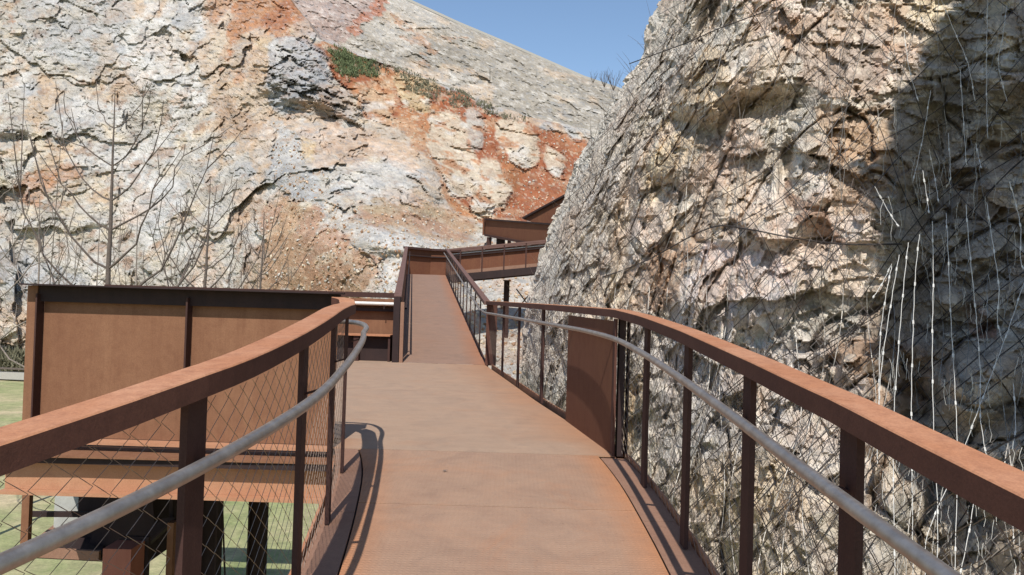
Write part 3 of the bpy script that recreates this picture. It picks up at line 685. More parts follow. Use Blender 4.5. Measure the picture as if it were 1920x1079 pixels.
V, F = tubes(vc, .0036); mesh_np('vertical_wires', V, F, M['vwire'], net)
# one thick sagging cable across, anchored at the gully
ln = smooth_path([(1130, 520), (1210, 490), (1330, 428), (1400, 430), (1480, 445), (1580, 458), (1690, 458)], 8)
V, F = tubes([at(ln[:, 0], ln[:, 1], net_depth(ln[:, 0], ln[:, 1]) - .05)], .009, 6); mesh_np('sagging_cable', V, F, M['cable'], net)
V, F = tubes([np.array([pt(1180, 120, 12.2), pt(1290, 80, 11.3), pt(1345, 55, 10.9), pt(1440, 20, 10.3)])], .008, 5); mesh_np('edge_cable', V, F, M['cable'], net)
# slack pale strands hanging clear of the dark gully
SP = [[(1672, 500), (1660, 560), (1650, 640), (1648, 760)], [(1686, 478), (1672, 560), (1654, 680), (1646, 790), (1645, 870)], [(1703, 455), (1694, 540), (1684, 660), (1676, 780), (1675, 900), (1678, 1079)],
      [(1724, 440), (1716, 520), (1712, 620), (1709, 740), (1710, 880), (1712, 1079)], [(1748, 415), (1750, 520), (1748, 640), (1750, 780), (1758, 960), (1756, 1100)],
      [(1774, 400), (1778, 480), (1783, 600), (1790, 720), (1795, 860), (1790, 1079)], [(1811, 385), (1818, 470), (1830, 590), (1838, 700), (1838, 780), (1850, 860)],
      [(1850, 380), (1862, 460), (1873, 540), (1870, 600), (1880, 640)], [(1892, 340), (1904, 380), (1914, 430), (1914, 490), (1930, 520)],
      [(1742, 280), (1752, 330), (1760, 380)], [(1730, 320), (1738, 370), (1742, 400)], [(1778, 250), (1782, 330), (1775, 350)], [(1800, 130), (1806, 220), (1812, 310)], [(1765, 0), (1790, 60), (1815, 120), (1828, 190)],
      [(1852, 0), (1850, 90), (1850, 190), (1852, 260)], [(1888, 10), (1880, 70), (1872, 120), (1888, 190)], [(1830, 270), (1836, 300), (1840, 315)], [(1640, 350), (1668, 400), (1685, 425)],
      [(1920, 530), (1890, 620), (1860, 700), (1830, 780), (1800, 860), (1740, 1000), (1735, 1079)], [(1672, 495), (1655, 530), (1636, 560)], [(1900, 720), (1904, 800), (1895, 900), (1905, 1079)], [(1835, 870), (1820, 980), (1800, 1079)],
      [(1745, 170), (1730, 260), (1712, 340)], [(1695, 60), (1705, 130), (1722, 190)]]
for i, s in enumerate(SP):
    d0 = 6.3 if s[0][1] > 300 else 7.4
    q = smooth_path([(a, b, d0 - (b - 500) * .0016 + .1 * random.random()) for a, b in s], 7)
    L = at(q[:, 0] + .5 * np.sin(np.arange(len(q)) * 1.9), q[:, 1], q[:, 2]); ll = [L]; rr = [.0026]
    for j in range(3, len(L) - 1, 5):                       # twisted knots along the strand
        c = L[j]; d = L[j + 1] - L[j - 1]; d = d / np.linalg.norm(d)
        ll.append(np.array([c - d * .016, c, c + d * .016])); rr.append(.0075)
    V, F = tubes(ll, rr, 5); mesh_np('hanging_strand', V, F, M['strand'], net)
rgn = np.random.RandomState(12); cl = []
for i in range(130):                                         # broken ends of the fine mesh catching light in the gully
    u, v = rgn.uniform(1640, 1925), rgn.uniform(200, 1060); d = float(net_depth(np.array([u]), np.array([v]))[0]) - rgn.uniform(.05, .5); p = [(u, v)]
    for k in range(rgn.randint(3, 7)): p.append((p[-1][0] + rgn.uniform(-4, 5), p[-1][1] + rgn.uniform(8, 16)))
    p = np.array(p); cl.append(at(p[:, 0], p[:, 1], np.full(len(p), d)))
V, F = tubes(cl, .0016); mesh_np('broken_wires', V, F, M['strand'], net)['kind'] = 'stuff'
# dead brush caught behind the net
rgn = np.random.RandomState(15); L, Rr = [], []
for i in range(1500):
    vv_ = rgn.uniform(60, 900)
    u, v = (float(sil(np.array(vv_))) + abs(rgn.normal(0, 110)), vv_) if i % 3 else (rgn.uniform(1020, 1640), rgn.uniform(120, 1079))
    if u < sil(np.array(v)) + 6: continue
    d = float(net_depth(np.array([u]), np.array([v]))[0]) - .02; b = np.array(pt(u, v, d)); a = rgn.uniform(-.9, .9); ln_ = rgn.uniform(.15, .6)
    e = np.array([math.sin(a), -.12, math.cos(a) * (1 if rgn.rand() > .3 else -1)]) * ln_
    L.append([b, b + e * .5 + rgn.randn(3) * .03, b + e + rgn.randn(3) * .05]); Rr.append([.004, .003, .0015])
V, F = tubes(L, Rr); tag(mesh_np('dead_brush', V, F, M['bark']), 'dry brown twigs and creepers caught under the netting', 'brush', kind='stuff')

# ------------------------------------------------------------------ walkway geometry
ZY = [(-1, -.14), (0, -.05), (1.4, .095), (2.25, .195), (3, .25), (4.3, .33), (5.5, .39), (6.4, .43), (9.4, .46), (14.5, .49)]
zd = lambda y: float(np.interp(y, *zip(*ZY)))
LX = [(-1, -2.1), (0, -1.62), (1.0, -1.30), (1.65, -1.11), (2.3, -.915), (3.0, -.90), (3.45, -.92), (4.52, -1.03), (5.65, -1.185), (6.1, -1.29), (6.9, -1.52)]
RX = [(-1, 1.35), (0, 1.22), (1, 1.10), (1.6, 1.05), (2.25, 1.0), (4.3, 1.0), (5.5, .98), (6.4, .91), (8.1, .64), (9.4, .39), (11.1, .12), (12.6, -.12), (14.5, -.43)]
def spl(tab, y):
    ys, xs = zip(*tab); o = np.linspace(-.8, .8, 17); w = np.exp(-(o / .42) ** 2)
    return float((np.interp(y + o, ys, xs) * w).sum() / w.sum())
lx = lambda y: spl(LX, y)
rx = lambda y: spl(RX, y) if y < 14 else float(np.interp(y, *zip(*RX)))
def strip(name, y0, y1, fa, fb, dz, thick, mat, parent, n=None, edge=True, mb=None):
    """a plate following the walk between two side lines; carries an 'edge' attribute"""
    n = n or max(2, int((y1 - y0) / .2)); ys = np.linspace(y0, y1, n + 1); m = 9
    V, E = [], []
    for y in ys:
        a, b_ = fa(y), fb(y)
        for j in range(m):
            t = j / (m - 1); V.append((a + (b_ - a) * t, y, zd(y) + dz))
            E.append(max(0, 1 - min(t, 1 - t) * 7.0) * .85 if edge else 0)
    top = list(V); F = [tuple(f) for f in grid_faces(len(ys), m)]; k0 = len(V)
    V += [(x, y, z - thick) for x, y, z in top]; E += E
    F += [tuple(k0 + i for i in reversed(f)) for f in F]
    r = len(ys)
    for i in range(r - 1):
        for j, fl in ((0, 0), (m - 1, 1)):
            a, b_ = i * m + j, (i + 1) * m + j; F.append((a, b_, b_ + k0, a + k0) if not fl else (b_, a, a + k0, b_ + k0))
    for j in range(m - 1):
        F.append((j + 1, j, j + k0, j + 1 + k0)); q = (r - 1) * m; F.append((q + j, q + j + 1, q + j + 1 + k0, q + j + k0))
    me = bpy.data.meshes.new(name); off = parent.location
    me.from_pydata([tuple(Vector(v) - off) for v in V], [], F); me.materials.append(mat)
    at_ = me.attributes.new('edge', 'FLOAT', 'POINT'); at_.data.foreach_set('value', np.array(E, np.float32))
    o = bpy.data.objects.new(name, me); col.objects.link(o); o.parent = parent; return o

walk = empty('walkway', (0, 3, zd(3)), 'curving rusty steel footbridge deck running from the foreground to the landing', 'walkway')
seams = [-1, .9, 2.9, 4.93, 6.36]
for a, b_ in zip(seams[:-1], seams[1:]):
    strip('deck_plate', a + .008, b_ - .008, lambda y: lx(y) + .155, lambda y: rx(y) - .165, 0, .012, M['deck'], walk)
for fa, fb in ((lambda y: lx(y) - .05, lambda y: lx(y) + .143), (lambda y: rx(y) - .153, lambda y: rx(y) + .05)):
    ks = [-1, .5, 2.1, 3.5, 4.75, 6.355 if fa(3) < 0 else 6.3]
    for a, b_ in zip(ks[:-1], ks[1:]):
        strip('kerb_plate', a + .004, b_ - .004, fa, fb, -.004, .012, M['kerb'], walk, edge=False)
for sgn, fx in ((-1, lx), (1, rx)):
    ys = np.arange(-1, 6.2 if sgn < 0 else 14.6, .3)
    MB().sweep([(fx(y) + sgn * .07, y, zd(y)) for y in ys], [(-.008, -.10), (.008, -.10), (.008, .028), (-.008, .028)]).build('edge_strip', M['rail'], walk)
    MB().sweep([(fx(y) - sgn * .05, y, zd(y)) for y in ys], [(-.05, -.42), (.05, -.42), (.05, -.40), (.01, -.39), (.01, -.05), (.05, -.04), (.05, -.022), (-.05, -.022), (-.05, -.04), (-.01, -.05), (-.01, -.39), (-.05, -.40)]).build('side_beam', M['beam'], walk)
for fa, sg in ((lx, 1), (rx, -1)):
    MB().sweep([(fa(y) + sg * .16, y, zd(y) - .045) for y in np.arange(-1, 6.4, .3)], [(-.04, -.01), (.04, -.01), (.04, .01), (-.04, .01)]).build('gap_tray', M['dark'], walk)
for y in (2.9, 4.93, 6.36): MB().box(lx(y) + .16, rx(y) - .17, y - .05, y + .05, zd(y) - .05, zd(y) - .014).build('joint_bearer', M['dark'], walk)
# landing, widening to the left
land = empty('landing', (-2, 10, .45), 'flat grey brown steel landing between the curved deck and the ramp', 'landing')
PLAT = [(lx(6.37) + .1, 6.37), (-1.35, 6.9), (-3.9, 6.9), (-7.8, 15.0), (-2.05, 15.0)]
strip('deck_plate', 6.364, 10.2, lambda y: -3.9 - (y - 6.9) * .481 if y > 6.9 else -1.45, lambda y: rx(y) - .03, 0, .012, M['landing'], land)
strip('deck_plate', 10.208, 14.5, lambda y: -3.9 - (y - 6.9) * .481, lambda y: rx(y) - .03, 0, .012, M['landing'], land)
MB().slab([(rx(14.5) - .05, 14.51), (-2.1, 14.51), (-2.1, 14.7), (-7.5, 14.7), (-7.5, 14.51)][::-1], .47, .489).build('deck_plate', M['landing'], land)
MB().sweep([(rx(y) - .05, y, zd(y)) for y in np.arange(6.4, 14.6, .3)], [(-.05, -.30), (.05, -.30), (.05, -.022), (-.05, -.022)]).build('side_beam', M['dark'], land)
# a leaf on the deck
lf = MB(); p = Vector(pt(834, 885, 5.72)); lf.v = [tuple(p + Vector(q)) for q in ((-.02, 0, .008), (0, -.012, .004), (.024, .002, .012), (.002, .013, .006))]; lf.f = [(0, 1, 2, 3)]
p0 = Vector((0, 0, zd(5.72) + .004 - p.z)); lf.v = [tuple(Vector(v) + p0) for v in lf.v]
tag(lf.build('dry_leaf', M['bark']), 'small dark dry leaf lying on the middle of the deck', 'leaf')

# ------------------------------------------------------------------ railings
RAILP = [(-.06, -.068), (.06, -.068), (.06, -.004), (.056, 0), (-.056, 0), (-.06, -.004)]
def shade_sides(o):
    o.data.materials.append(M['railshade'])           # orange on top, shade of the side faces painted in as darker colour
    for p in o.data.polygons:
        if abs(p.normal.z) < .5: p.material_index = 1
def diamond(ps, z0f, z1f, w=.062, h=.088):
    """cable mesh between two posts along polyline ps(list of (x,y)); returns lines"""
    P = np.array(ps); seg = np.r_[0, np.cumsum(np.linalg.norm(np.diff(P, axis=0), axis=1))]; T = seg[-1]; nw = max(2, int(round(T / w))); w = T / nw; L = []
    for i in range(nw):
        for ph in (0,):
            zz = []; z = 0; k = 0; s0 = (i + .5) * w
            z0, z1 = z0f(s0 / T), z1f(s0 / T); nz = int((z1 - z0) / (h / 2)); zs = np.linspace(z0, z1, nz * 2 + 1)
            tri = np.array([0, .6, 1, .6] * (nz))[:nz * 2 + 1]; tri = np.resize([-.52, -.2, .52, .2], nz * 2 + 1) if False else .5 * np.sin(np.arange(nz * 2 + 1) * np.pi / 2 + (0 if i % 2 else np.pi)) * 1.02
            s = np.clip(s0 + tri * w, 0, T); x = np.interp(s, seg, P[:, 0]); y = np.interp(s, seg, P[:, 1])
            L.append(np.stack([x, y, zs], -1))
    return L
def make_railing(name, label, fx, ys_posts, y0, y1, sgn, loc, top=1.2, hr=None, endpts=None, mesh_bays=None):
    t = empty(name, loc, label, 'railing')
    ex = (lambda y: float(np.interp(y, [1.5, 2.3, 3.45, 4.5, 5.0, 5.9], [0, .018, .045, .055, .045, .01]))) if sgn < 0 else (lambda y: 0)
    pts = [(fx(y), y, zd(y) + top + ex(y)) for y in np.arange(y0, y1, .15)]+ (endpts or [(fx(y1), y1, zd(y1) + top)])
    shade_sides(MB().sweep(pts, RAILP).build('top_rail', M['rail'], t))
    for y in ys_posts:
        dx = (fx(y + .07) - fx(y - .07)) / .14; d = Vector((dx, 1, 0)).normalized(); nrm = Vector((d.y, -d.x, 0)); c = Vector((fx(y), y, 0))
        mb = MB(); a = c - d * .052; b_ = c + d * .052; q = []
        for z in (zd(y), zd(y) + top - .062 + ex(y)):
            for (p, s_) in ((a, -1), (a, 1), (b_, 1), (b_, -1)): q.append((p.x + nrm.x * s_ * .012, p.y + nrm.y * s_ * .012, z))
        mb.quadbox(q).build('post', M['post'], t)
    for y in [p for p in ys_posts]:
        pass
    for a, b_ in (mesh_bays or []):
        yy = np.linspace(a, b_, 8); ps = [(fx(y) + sgn * .015, y) for y in yy]
        L = diamond(ps, lambda s: zd(a + (b_ - a) * s) + .04, lambda s: zd(a + (b_ - a) * s) + top - .085)
        V, F = tubes(L, .0013); mesh_np('mesh_panel', V, F, M['mesh'], t)
    return t
def handrail(t, pts, posts_pts, r=.021):
    q = smooth_path(pts, 10); V, F = tubes([q], r, 14); h = mesh_np('handrail', V, F, M['steel'], t, smooth=True)
    for a, b_ in posts_pts:
        MB().bar(a, b_, .03, .01).build('bracket', M['post'], h)
    return h
yl = [-.2, 1.1, 2.33, 3.5, 4.55, 5.65]
lend = [(lx(6.0) - .005, 6.02, zd(6) + 1.2 + .012), (-1.30, 6.10, 1.645), (-1.345, 6.18, 1.655), (-1.40, 6.235, 1.662)]
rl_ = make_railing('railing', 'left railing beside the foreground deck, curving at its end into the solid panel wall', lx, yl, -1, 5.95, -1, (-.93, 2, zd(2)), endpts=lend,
                   mesh_bays=[(-.13, 1.03), (1.17, 2.26), (2.40, 3.43), (3.57, 4.48), (4.62, 5.58)])
HZ = .985
hp = [(lx(y) + .125, y, zd(y) + HZ) for y in (-1, 0, 1, 2, 3, 4, 5)] + [(-1.045, 5.5, zd(5.5) + HZ), (-1.12, 5.9, zd(5.9) + HZ), (-1.175, 6.3, zd(6.3) + HZ + .01), (-1.27, 6.58, 1.44), (-1.42, 6.74, 1.45), (-1.75, 6.78, 1.45)]
handrail(rl_, hp, [((lx(y) + .01, y, zd(y) + HZ - .05), (lx(y) + .12, y, zd(y) + HZ - .015)) for y in yl])
yr = [-.2, 1.05, 2.27, 3.22, 4.33, 5.5, 9.4, 11.1, 12.6]
rr_ = make_railing('railing', 'right railing along the foreground deck and landing, facing the netted rock', rx, yr, -1, 14.42, 1, (1, 4, zd(4)),
                   mesh_bays=[(-.13, .98), (1.12, 2.2), (2.34, 3.15), (3.29, 4.26), (4.4, 5.43), (5.57, 6.3), (8.15, 9.33), (9.47, 11.03), (11.17, 12.53), (12.67, 14.3)])
hp = [(rx(y) - .125, y, zd(y) + HZ) for y in (-1, 0, 1, 2, 3, 4, 5, 6, 7, 8, 9, 10, 11, 12, 13, 14)]
hp += [(-.57, 14.6, .49 + HZ + .04)]
handrail(rr_, hp, [((rx(y) - .01, y, zd(y) + HZ - .05), (rx(y) - .12, y, zd(y) + HZ - .015)) for y in yr + [6.45, 7.9]])
# solid plate in the bend with its box post
nrm = Vector((1, .16, 0)).normalized()
mb = MB(); q = []
for z, tp in ((0, 0), (1, 1)):
    for (y, o) in ((6.47, -.006), (6.47, .006), (8.1, .006), (8.1, -.006)): q.append((rx(y) + o - .03, y, zd(y) + (1.10 if tp else 0)))
mb.quadbox([q[i] for i in (0, 1, 2, 3, 4, 5, 6, 7)]).build('infill_plate', M['panel_inner'], rr_)
for (dx, w, mat) in ((-.035, .02, 'railshade'), (.02, .05, 'dark'), (.075, .012, 'dark')):
    MB().box(rx(6.4) + dx - w / 2, rx(6.4) + dx + w / 2, 6.34, 6.46, zd(6.4), zd(6.4) + 1.12).build('post', M[mat], rr_)
MB().box(rx(14.5) - .03, rx(14.5) + .17, 14.40, 14.50, zd(14.5), zd(14.5) + 1.14).build('post', M['railshade'], rr_)

# ------------------------------------------------------------------ solid wall on the left, seen from outside
pw = empty('parapet_wall', (-2.6, 6.35, .42), 'solid rusty panel wall of the viewing platform, nearest the camera on the left', 'wall')
xe = -3.93; zt = 1.70
seg = [(-3.83, -2.63), (-2.615, -1.42)]
for a, b_ in seg: MB().box(a, b_, 6.35, 6.36, .45, 1.69).build('wall_panel', M['panel'], pw)
MB().slab([(xe, 6.17), (-1.46, 6.17), (-1.37, 6.27), (-1.40, 6.50), (xe, 6.50)], 1.685, 1.697).build('top_flange', M['dark'], pw)
MB().box(-3.91, -1.40, 6.295, 6.348, 1.555, 1.684).build('flange_shade', M['dark'], pw)  # dark box added to deepen the shadow under the top flange
MB().box(-2.63, -2.615, 6.25, 6.349, .45, 1.62).build('stiffener', M['post'], pw)
MB().box(-3.845, -3.832, 6.25, 6.349, .45, 1.62).build('stiffener', M['post'], pw)
MB().box(-3.93, -3.85, 6.28, 6.34, .30, 1.683).build('end_post', M['panel'], pw)
MB().box(xe + .06, -1.42, 6.20, 6.345, .425, .447).build('bottom_flange', M['beam'], pw)
# its return along the platform's left side
MB().quadbox([(-3.94, 6.45, .43), (-3.92, 6.45, .43), (-7.80, 15.0, .49), (-7.82, 15.0, .49), (-3.94, 6.45, 1.68), (-3.92, 6.45, 1.68), (-7.80, 15, 1.75), (-7.82, 15, 1.75)]).build('side_panel', M['panel'], pw)
pf = empty('platform', (-2.6, 8, .3), 'viewing platform with an orange edge beam under the left panel wall', 'platform')
MB().box(-3.96, -1.28, 6.055, 6.07, .30, .353).build('plate_shade', M['dark'], pf)  # dark strip standing in for the shadow below the edge plate
MB().slab([(-3.97, 6.0), (-1.25, 6.05), (-1.34, 6.9), (-3.97, 6.9)], .355, .37).build('edge_plate', M['panel'], pf)
MB().box(-3.97, -1.27, 6.16, 6.18, .07, .353).build('edge_beam', M['beam'], pf)
MB().box(-3.97, -1.27, 6.07, 6.30, .045, .069).build('beam_flange', M['beam'], pf)
MB().slab([(-3.97, 6.4), (-1.4, 6.4), (-1.4, 14.8), (-7.6, 14.8)], -.02, .05).build('underside', M['dark'], pf)

# far wall of the landing, with a bench
def sloped_panel(mb, a, b_, za0, za1, zb0, zb1, t=.012):
    a = Vector((a[0], a[1], 0)); b_ = Vector((b_[0], b_[1], 0)); d = (b_ - a).normalized(); n_ = Vector((d.y, -d.x, 0)) * t / 2
    return mb.quadbox([(a - n_) + Vector((0, 0, za0)), (a + n_) + Vector((0, 0, za0)), (b_ + n_) + Vector((0, 0, zb0)), (b_ - n_) + Vector((0, 0, zb0)),
                       (a - n_) + Vector((0, 0, za1)), (a + n_) + Vector((0, 0, za1)), (b_ + n_) + Vector((0, 0, zb1)), (b_ - n_) + Vector((0, 0, zb1))])
fw = empty('parapet_wall', (-4.5, 15.1, .49), 'far panel wall of the landing with a bright handrail, behind the bench', 'wall')
sloped_panel(MB(), (-7.85, 15.12), (-2.22, 15.12), .45, 1.58, .45, 1.58).build('wall_panel', M['panel'], fw)
MB().bar((-7.9, 15.06, 1.74), (-2.2, 15.06, 1.74), .14, .10).build('top_rail', M['post'], fw)
MB().bar((-7.9, 15.0, 1.60), (-2.2, 15.0, 1.60), .05, .14).build('under_rail', M['panel'], fw)
MB().bar((-7.9, 15.03, 1.455), (-2.2, 15.03, 1.455), .10, .06).build('flange', M['dark'], fw)
V, F = tubes([np.array([(-7.9, 14.9, 1.575), (-2.06, 14.9, 1.575)])], .035, 10); hf = mesh_np('handrail', V, F, M['strand'], fw, smooth=True)
for x in (-2.45, -4.0, -5.5): MB().bar((x, 14.9, 1.56), (x, 14.9, 1.47), .02, .02, up=(0, 1, 0)).build('bracket', M['dark'], hf)
bn = empty('bench', (-3.2, 14.9, .49), 'low dark steel bench standing against the far wall of the landing', 'bench')
MB().box(-4.6, -2.26, 14.52, 14.98, .965, .99).build('seat', M['rail'], bn)
for a, b_ in ((-4.6, -4.56), (-2.30, -2.26)): MB().box(a, b_, 14.56, 14.98, .49, .963).build('leg', M['post'], bn)
MB().box(-4.5, -2.32, 14.72, 14.74, .49, .96).build('front_panel', M['dark'], bn)
MB().box(-2.95, -2.85, 14.56, 14.71, .49, .96).build('leg', M['post'], bn)

# ------------------------------------------------------------------ ramp
yR0, yR1, zR0, zR1 = 14.52, 34.6, .49, 2.84
xr = lambda y: -.46 + (y - yR0) / (yR1 - yR0) * (-2.98 + .46)
xl = lambda y: -2.06 + (y - yR0) / (yR1 - yR0) * (-4.70 + 2.06)
zr = lambda y: zR0 + (y - yR0) / (yR1 - yR0) * (zR1 - zR0)
rp = empty('ramp', (-2, 24, 1.5), 'long straight steel ramp rising away from the landing towards the quarry wall', 'ramp')
def rstrip(a, b_, mat):
    n = 12; V = []; E = []
    for y in np.linspace(a, b_, n):
        for j in range(9):
            t = j / 8; V.append((xl(y) + (xr(y) - xl(y)) * t, y, zr(y))); E.append(max(0, 1 - (1 - t) * 4.0))
    F = grid_faces(n, 9); o = mesh_np('deck_plate', V, F, mat, rp); a_ = o.data.attributes.new('edge', 'FLOAT', 'POINT'); a_.data.foreach_set('value', np.array(E, np.float32))
ssm = np.linspace(yR0, yR1, 5)
for a, b_ in zip(ssm[:-1], ssm[1:]): rstrip(a + .004, b_ - .004, M['rampdeck'])
for fx in (xl, xr):
    MB().quadbox([(fx(yR0) - .06, yR0, zR0 - .40), (fx(yR0) + .06, yR0, zR0 - .40), (fx(yR1) + .06, yR1, zR1 - .40), (fx(yR1) - .06, yR1, zR1 - .40),
                  (fx(yR0) - .06, yR0, zR0 - .01), (fx(yR0) + .06, yR0, zR0 - .01), (fx(yR1) + .06, yR1, zR1 - .01), (fx(yR1) - .06, yR1, zR1 - .01)]).build('side_beam', M['post'], rp)
# right railing of the ramp
rg1 = empty('railing', (-1.7, 24, 1.5), 'straight railing with many thin posts climbing the right side of the ramp', 'railing')
MB().sweep([(xr(y), y, zr(y) + 1.2) for y in (14.45, 20, 27, 34.6)], RAILP).build('top_rail', M['raildark'], rg1)
V, F = tubes([np.array([(xr(y) - .11, y, zr(y) + 1.0) for y in (14.6, 20, 27, 34.5)])], .021, 10); hr1 = mesh_np('handrail', V, F, M['steel'], rg1, smooth=True)
for i in range(14):
    y = 15.9 + i * 1.42
    MB().box(xr(y) - .012, xr(y) + .012, y - .06, y + .06, zr(y) - .01, zr(y) + 1.125).build('post', M['post'], rg1)
    MB().bar((xr(y) - .01, y, zr(y) + .95), (xr(y) - .1, y, zr(y) + .985), .03, .01).build('bracket', M['post'], hr1)
L = []
for i in range(13):
    y = 15.9 + i * 1.42
    L_ = diamond([(xr(y + .08), y + .08), (xr(y + 1.34), y + 1.34)], lambda s: zr(y + 1.42 * s) + .04, lambda s: zr(y + 1.42 * s) + 1.11, .09, .14)
    V, F = tubes(L_, .0013); mesh_np('mesh_panel', V, F, M['mesh'], rg1)
rwl = empty('parapet_wall', (-3.3, 24, 1.5), 'narrow solid wall edging the left side of the long ramp', 'wall')
n_ = 4; yy = np.linspace(yR0 + .1, yR1, n_ + 1)
for a, b_ in zip(yy[:-1], yy[1:]):
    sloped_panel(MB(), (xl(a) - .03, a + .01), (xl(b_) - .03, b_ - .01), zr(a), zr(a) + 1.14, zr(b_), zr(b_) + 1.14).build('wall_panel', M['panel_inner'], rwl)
MB().sweep([(xl(y) - .08, y, zr(y) + 1.24) for y in (14.6, 20, 27, 34.6)], [(-.07, -.1), (.07, -.1), (.07, 0), (-.07, 0)]).build('top_rail', M['raildark'], rwl)
MB().box(xl(14.6) - .13, xl(14.6) - .012, 14.45, 14.62, .49, 1.72).build('end_post', M['dark'], rwl)
MB().box(xl(14.5) - .01, xl(14.5) + .055, 14.45, 14.50, .49, 1.62).build('post', M['kerb'], rwl)
V, F = tubes([np.array([(xl(y) + .08, y, zr(y) + 1.0) for y in (14.6, 20, 27, 34.5)])], .021, 8); mesh_np('handrail', V, F, M['dark'], rwl, smooth=True)

# ------------------------------------------------------------------ turning platform at the ramp's head and the cross walk
tp = empty('turning_platform', (-3.8, 35.5, 2.8), 'turning platform at the head of the ramp with a solid end wall', 'platform')
A = pt(760, 515, 34.7); B = pt(836, 515, 34.7)
MB().slab([(A[0] - .1, 34.61), (B[0] + .3, 34.61), (B[0] + 1.4, 37.3), (A[0] - .4, 37.3)], 2.80, 2.835).build('deck_plate', M['landing'], tp)
a, b_, c_ = (A[0] - .12, 35.1), (A[0] + .95, 36.2), (B[0] + .5, 36.5)
for p, q in ((a, b_), (b_, c_)):
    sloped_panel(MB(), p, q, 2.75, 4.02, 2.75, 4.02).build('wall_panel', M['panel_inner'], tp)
    MB().bar((p[0], p[1] - .06, 4.06), (q[0], q[1] - .06, 4.06), .2, .10).build('top_rail', M['post'], tp)
    MB().bar((p[0], p[1] - .09, 3.72), (q[0], q[1] - .09, 3.72), .14, .05).build('flange', M['dark'], tp)
cw = empty('cross_walkway', (-1, 37, 2.9), 'lower steel walkway crossing to the right behind the ramp, with a panelled far side', 'walkway')
x0c, x1c = B[0] + .1, 2.6
zc = lambda x: 2.83 + (x - x0c) * .125
ya, yb = 34.7, 36.5
def cwq(y0, y1, z0, z1, name, mat, xa=x0c, xb=x1c):
    MB().quadbox([(xa, y0, zc(xa) + z0), (xb, y0, zc(xb) + z0), (xb, y1, zc(xb) + z0), (xa, y1, zc(xa) + z0), (xa, y0, zc(xa) + z1), (xb, y0, zc(xb) + z1), (xb, y1, zc(xb) + z1), (xa, y1, zc(xa) + z1)]).build(name, M[mat], cw)
cwq(ya, yb, -.02, 0, 'deck_plate', 'landing'); cwq(ya - .1, ya - .01, -.30, .02, 'edge_beam', 'dark'); cwq(ya - .05, ya - .02, .021, .17, 'toe_plate', 'kerb'); cwq(yb + .01, yb + .1, -.3, .02, 'edge_beam', 'post')
xx = np.linspace(x0c, x1c, 5)
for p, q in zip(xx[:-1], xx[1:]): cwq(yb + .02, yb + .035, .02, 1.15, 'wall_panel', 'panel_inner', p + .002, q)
cwq(yb - .12, yb + .09, 1.16, 1.27, 'top_rail', 'raildark'); cwq(yb - .1, yb + .01, .93, .98, 'flange', 'dark')
cwq(ya - .11, ya + .01, 1.11, 1.19, 'top_rail', 'raildark'); cwq(ya + .05, ya + .09, .93, .97, 'handrail', 'steel')
for x in np.arange(x0c + .5, x1c, .98): cwq(ya - .08, ya - .05, .021, 1.11, 'post', 'post', x, x + .06)
# supports under it
def column(u, d, w, z1, label, mat='post', braces=False, z0=GZ - .5, yw=None):
    p = pt(u, 540, d); t = empty('support_column', (p[0], d, z0), label, 'column', 'steel columns under the walkways')
    yw = yw or w; MB().box(p[0] - w / 2, p[0] - w / 2 + .02, d - yw / 2, d + yw / 2, z0, z1).build('flange', M[mat], t)
    MB().box(p[0] + w / 2 - .02, p[0] + w / 2, d - yw / 2, d + yw / 2, z0, z1).build('flange', M[mat], t)
    MB().box(p[0] - w / 2 + .021, p[0] + w / 2 - .021, d - .01, d + .01, z0, z1).build('web', M[mat], t)
    MB().box(p[0] - w / 2 - .05, p[0] + w / 2 + .05, d - yw / 2 - .05, d + yw / 2 + .05, z1, z1 + .03).build('cap_plate', M[mat], t); return t
t = column(950, 35.6, .26, 2.7, 'rusty column under the crossing walkway, seen just past the ramp railing', 'post')
for (u2, v2) in ((985, 545), ):
    V, F = tubes([np.array([pt(968, 542, 35.6), pt(985, 565, 35.6), pt(1010, 600, 35.6)]), np.array([pt(1005, 538, 35.6), pt(978, 570, 35.6), pt(960, 600, 35.6)])], .03, 5); mesh_np('tension_rod', V, F, M['dark'], t)
column(412, 8.3, .20, -.06, 'dark column under the left platform, left of the other column standing behind the railing mesh', 'dark', yw=.16)
column(500, 9.6, .20, -.06, 'dark column under the left platform, nearer the deck edge', 'dark', yw=.16)
column(850, 21, .24, .75, 'rusty column under the lower half of the ramp'); column(820, 30, .24, 1.9, 'rusty column under the upper half of the ramp')
column(1060, 9.5, .2, .1, 'rusty column under the landing beside the netted rock'); 
V, F = tubes([np.array([(-3.40, 9.2, -.1), (-3.05, 9.2, -4.9)])], .012, 5); tag(mesh_np('tension_rod', V, F, M['dark']), 'thin dark steel rod between the two dark columns', 'rod')

# upper switchback walks
uw = empty('upper_walkway', (0, 46, 6), 'upper switchback walkway with a solid outer wall and short posts below', 'walkway')
def pq(mb, corners): return mb.quadbox(corners)
def uvpanel(mb, uva, uvb, da, db, hta, htb, t=.12):
    """panel whose top edge runs between two sighted points"""
    a = Vector(pt(*uva, da)); b2 = Vector(pt(*uvb, db)); d = (b2 - a); n_ = Vector((d.y, -d.x, 0)).normalized() * -t
    return mb.quadbox([a - Vector((0, 0, hta)), b2 - Vector((0, 0, htb)), b2 - Vector((0, 0, htb)) + n_, a - Vector((0, 0, hta)) + n_, a, b2, b2 + n_, a + n_])
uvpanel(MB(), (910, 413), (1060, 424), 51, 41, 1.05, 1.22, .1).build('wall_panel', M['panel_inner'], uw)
uvpanel(MB(), (908, 410), (1060, 421), 50.8, 40.8, .10, .10, .3).build('top_rail', M['dark'], uw)
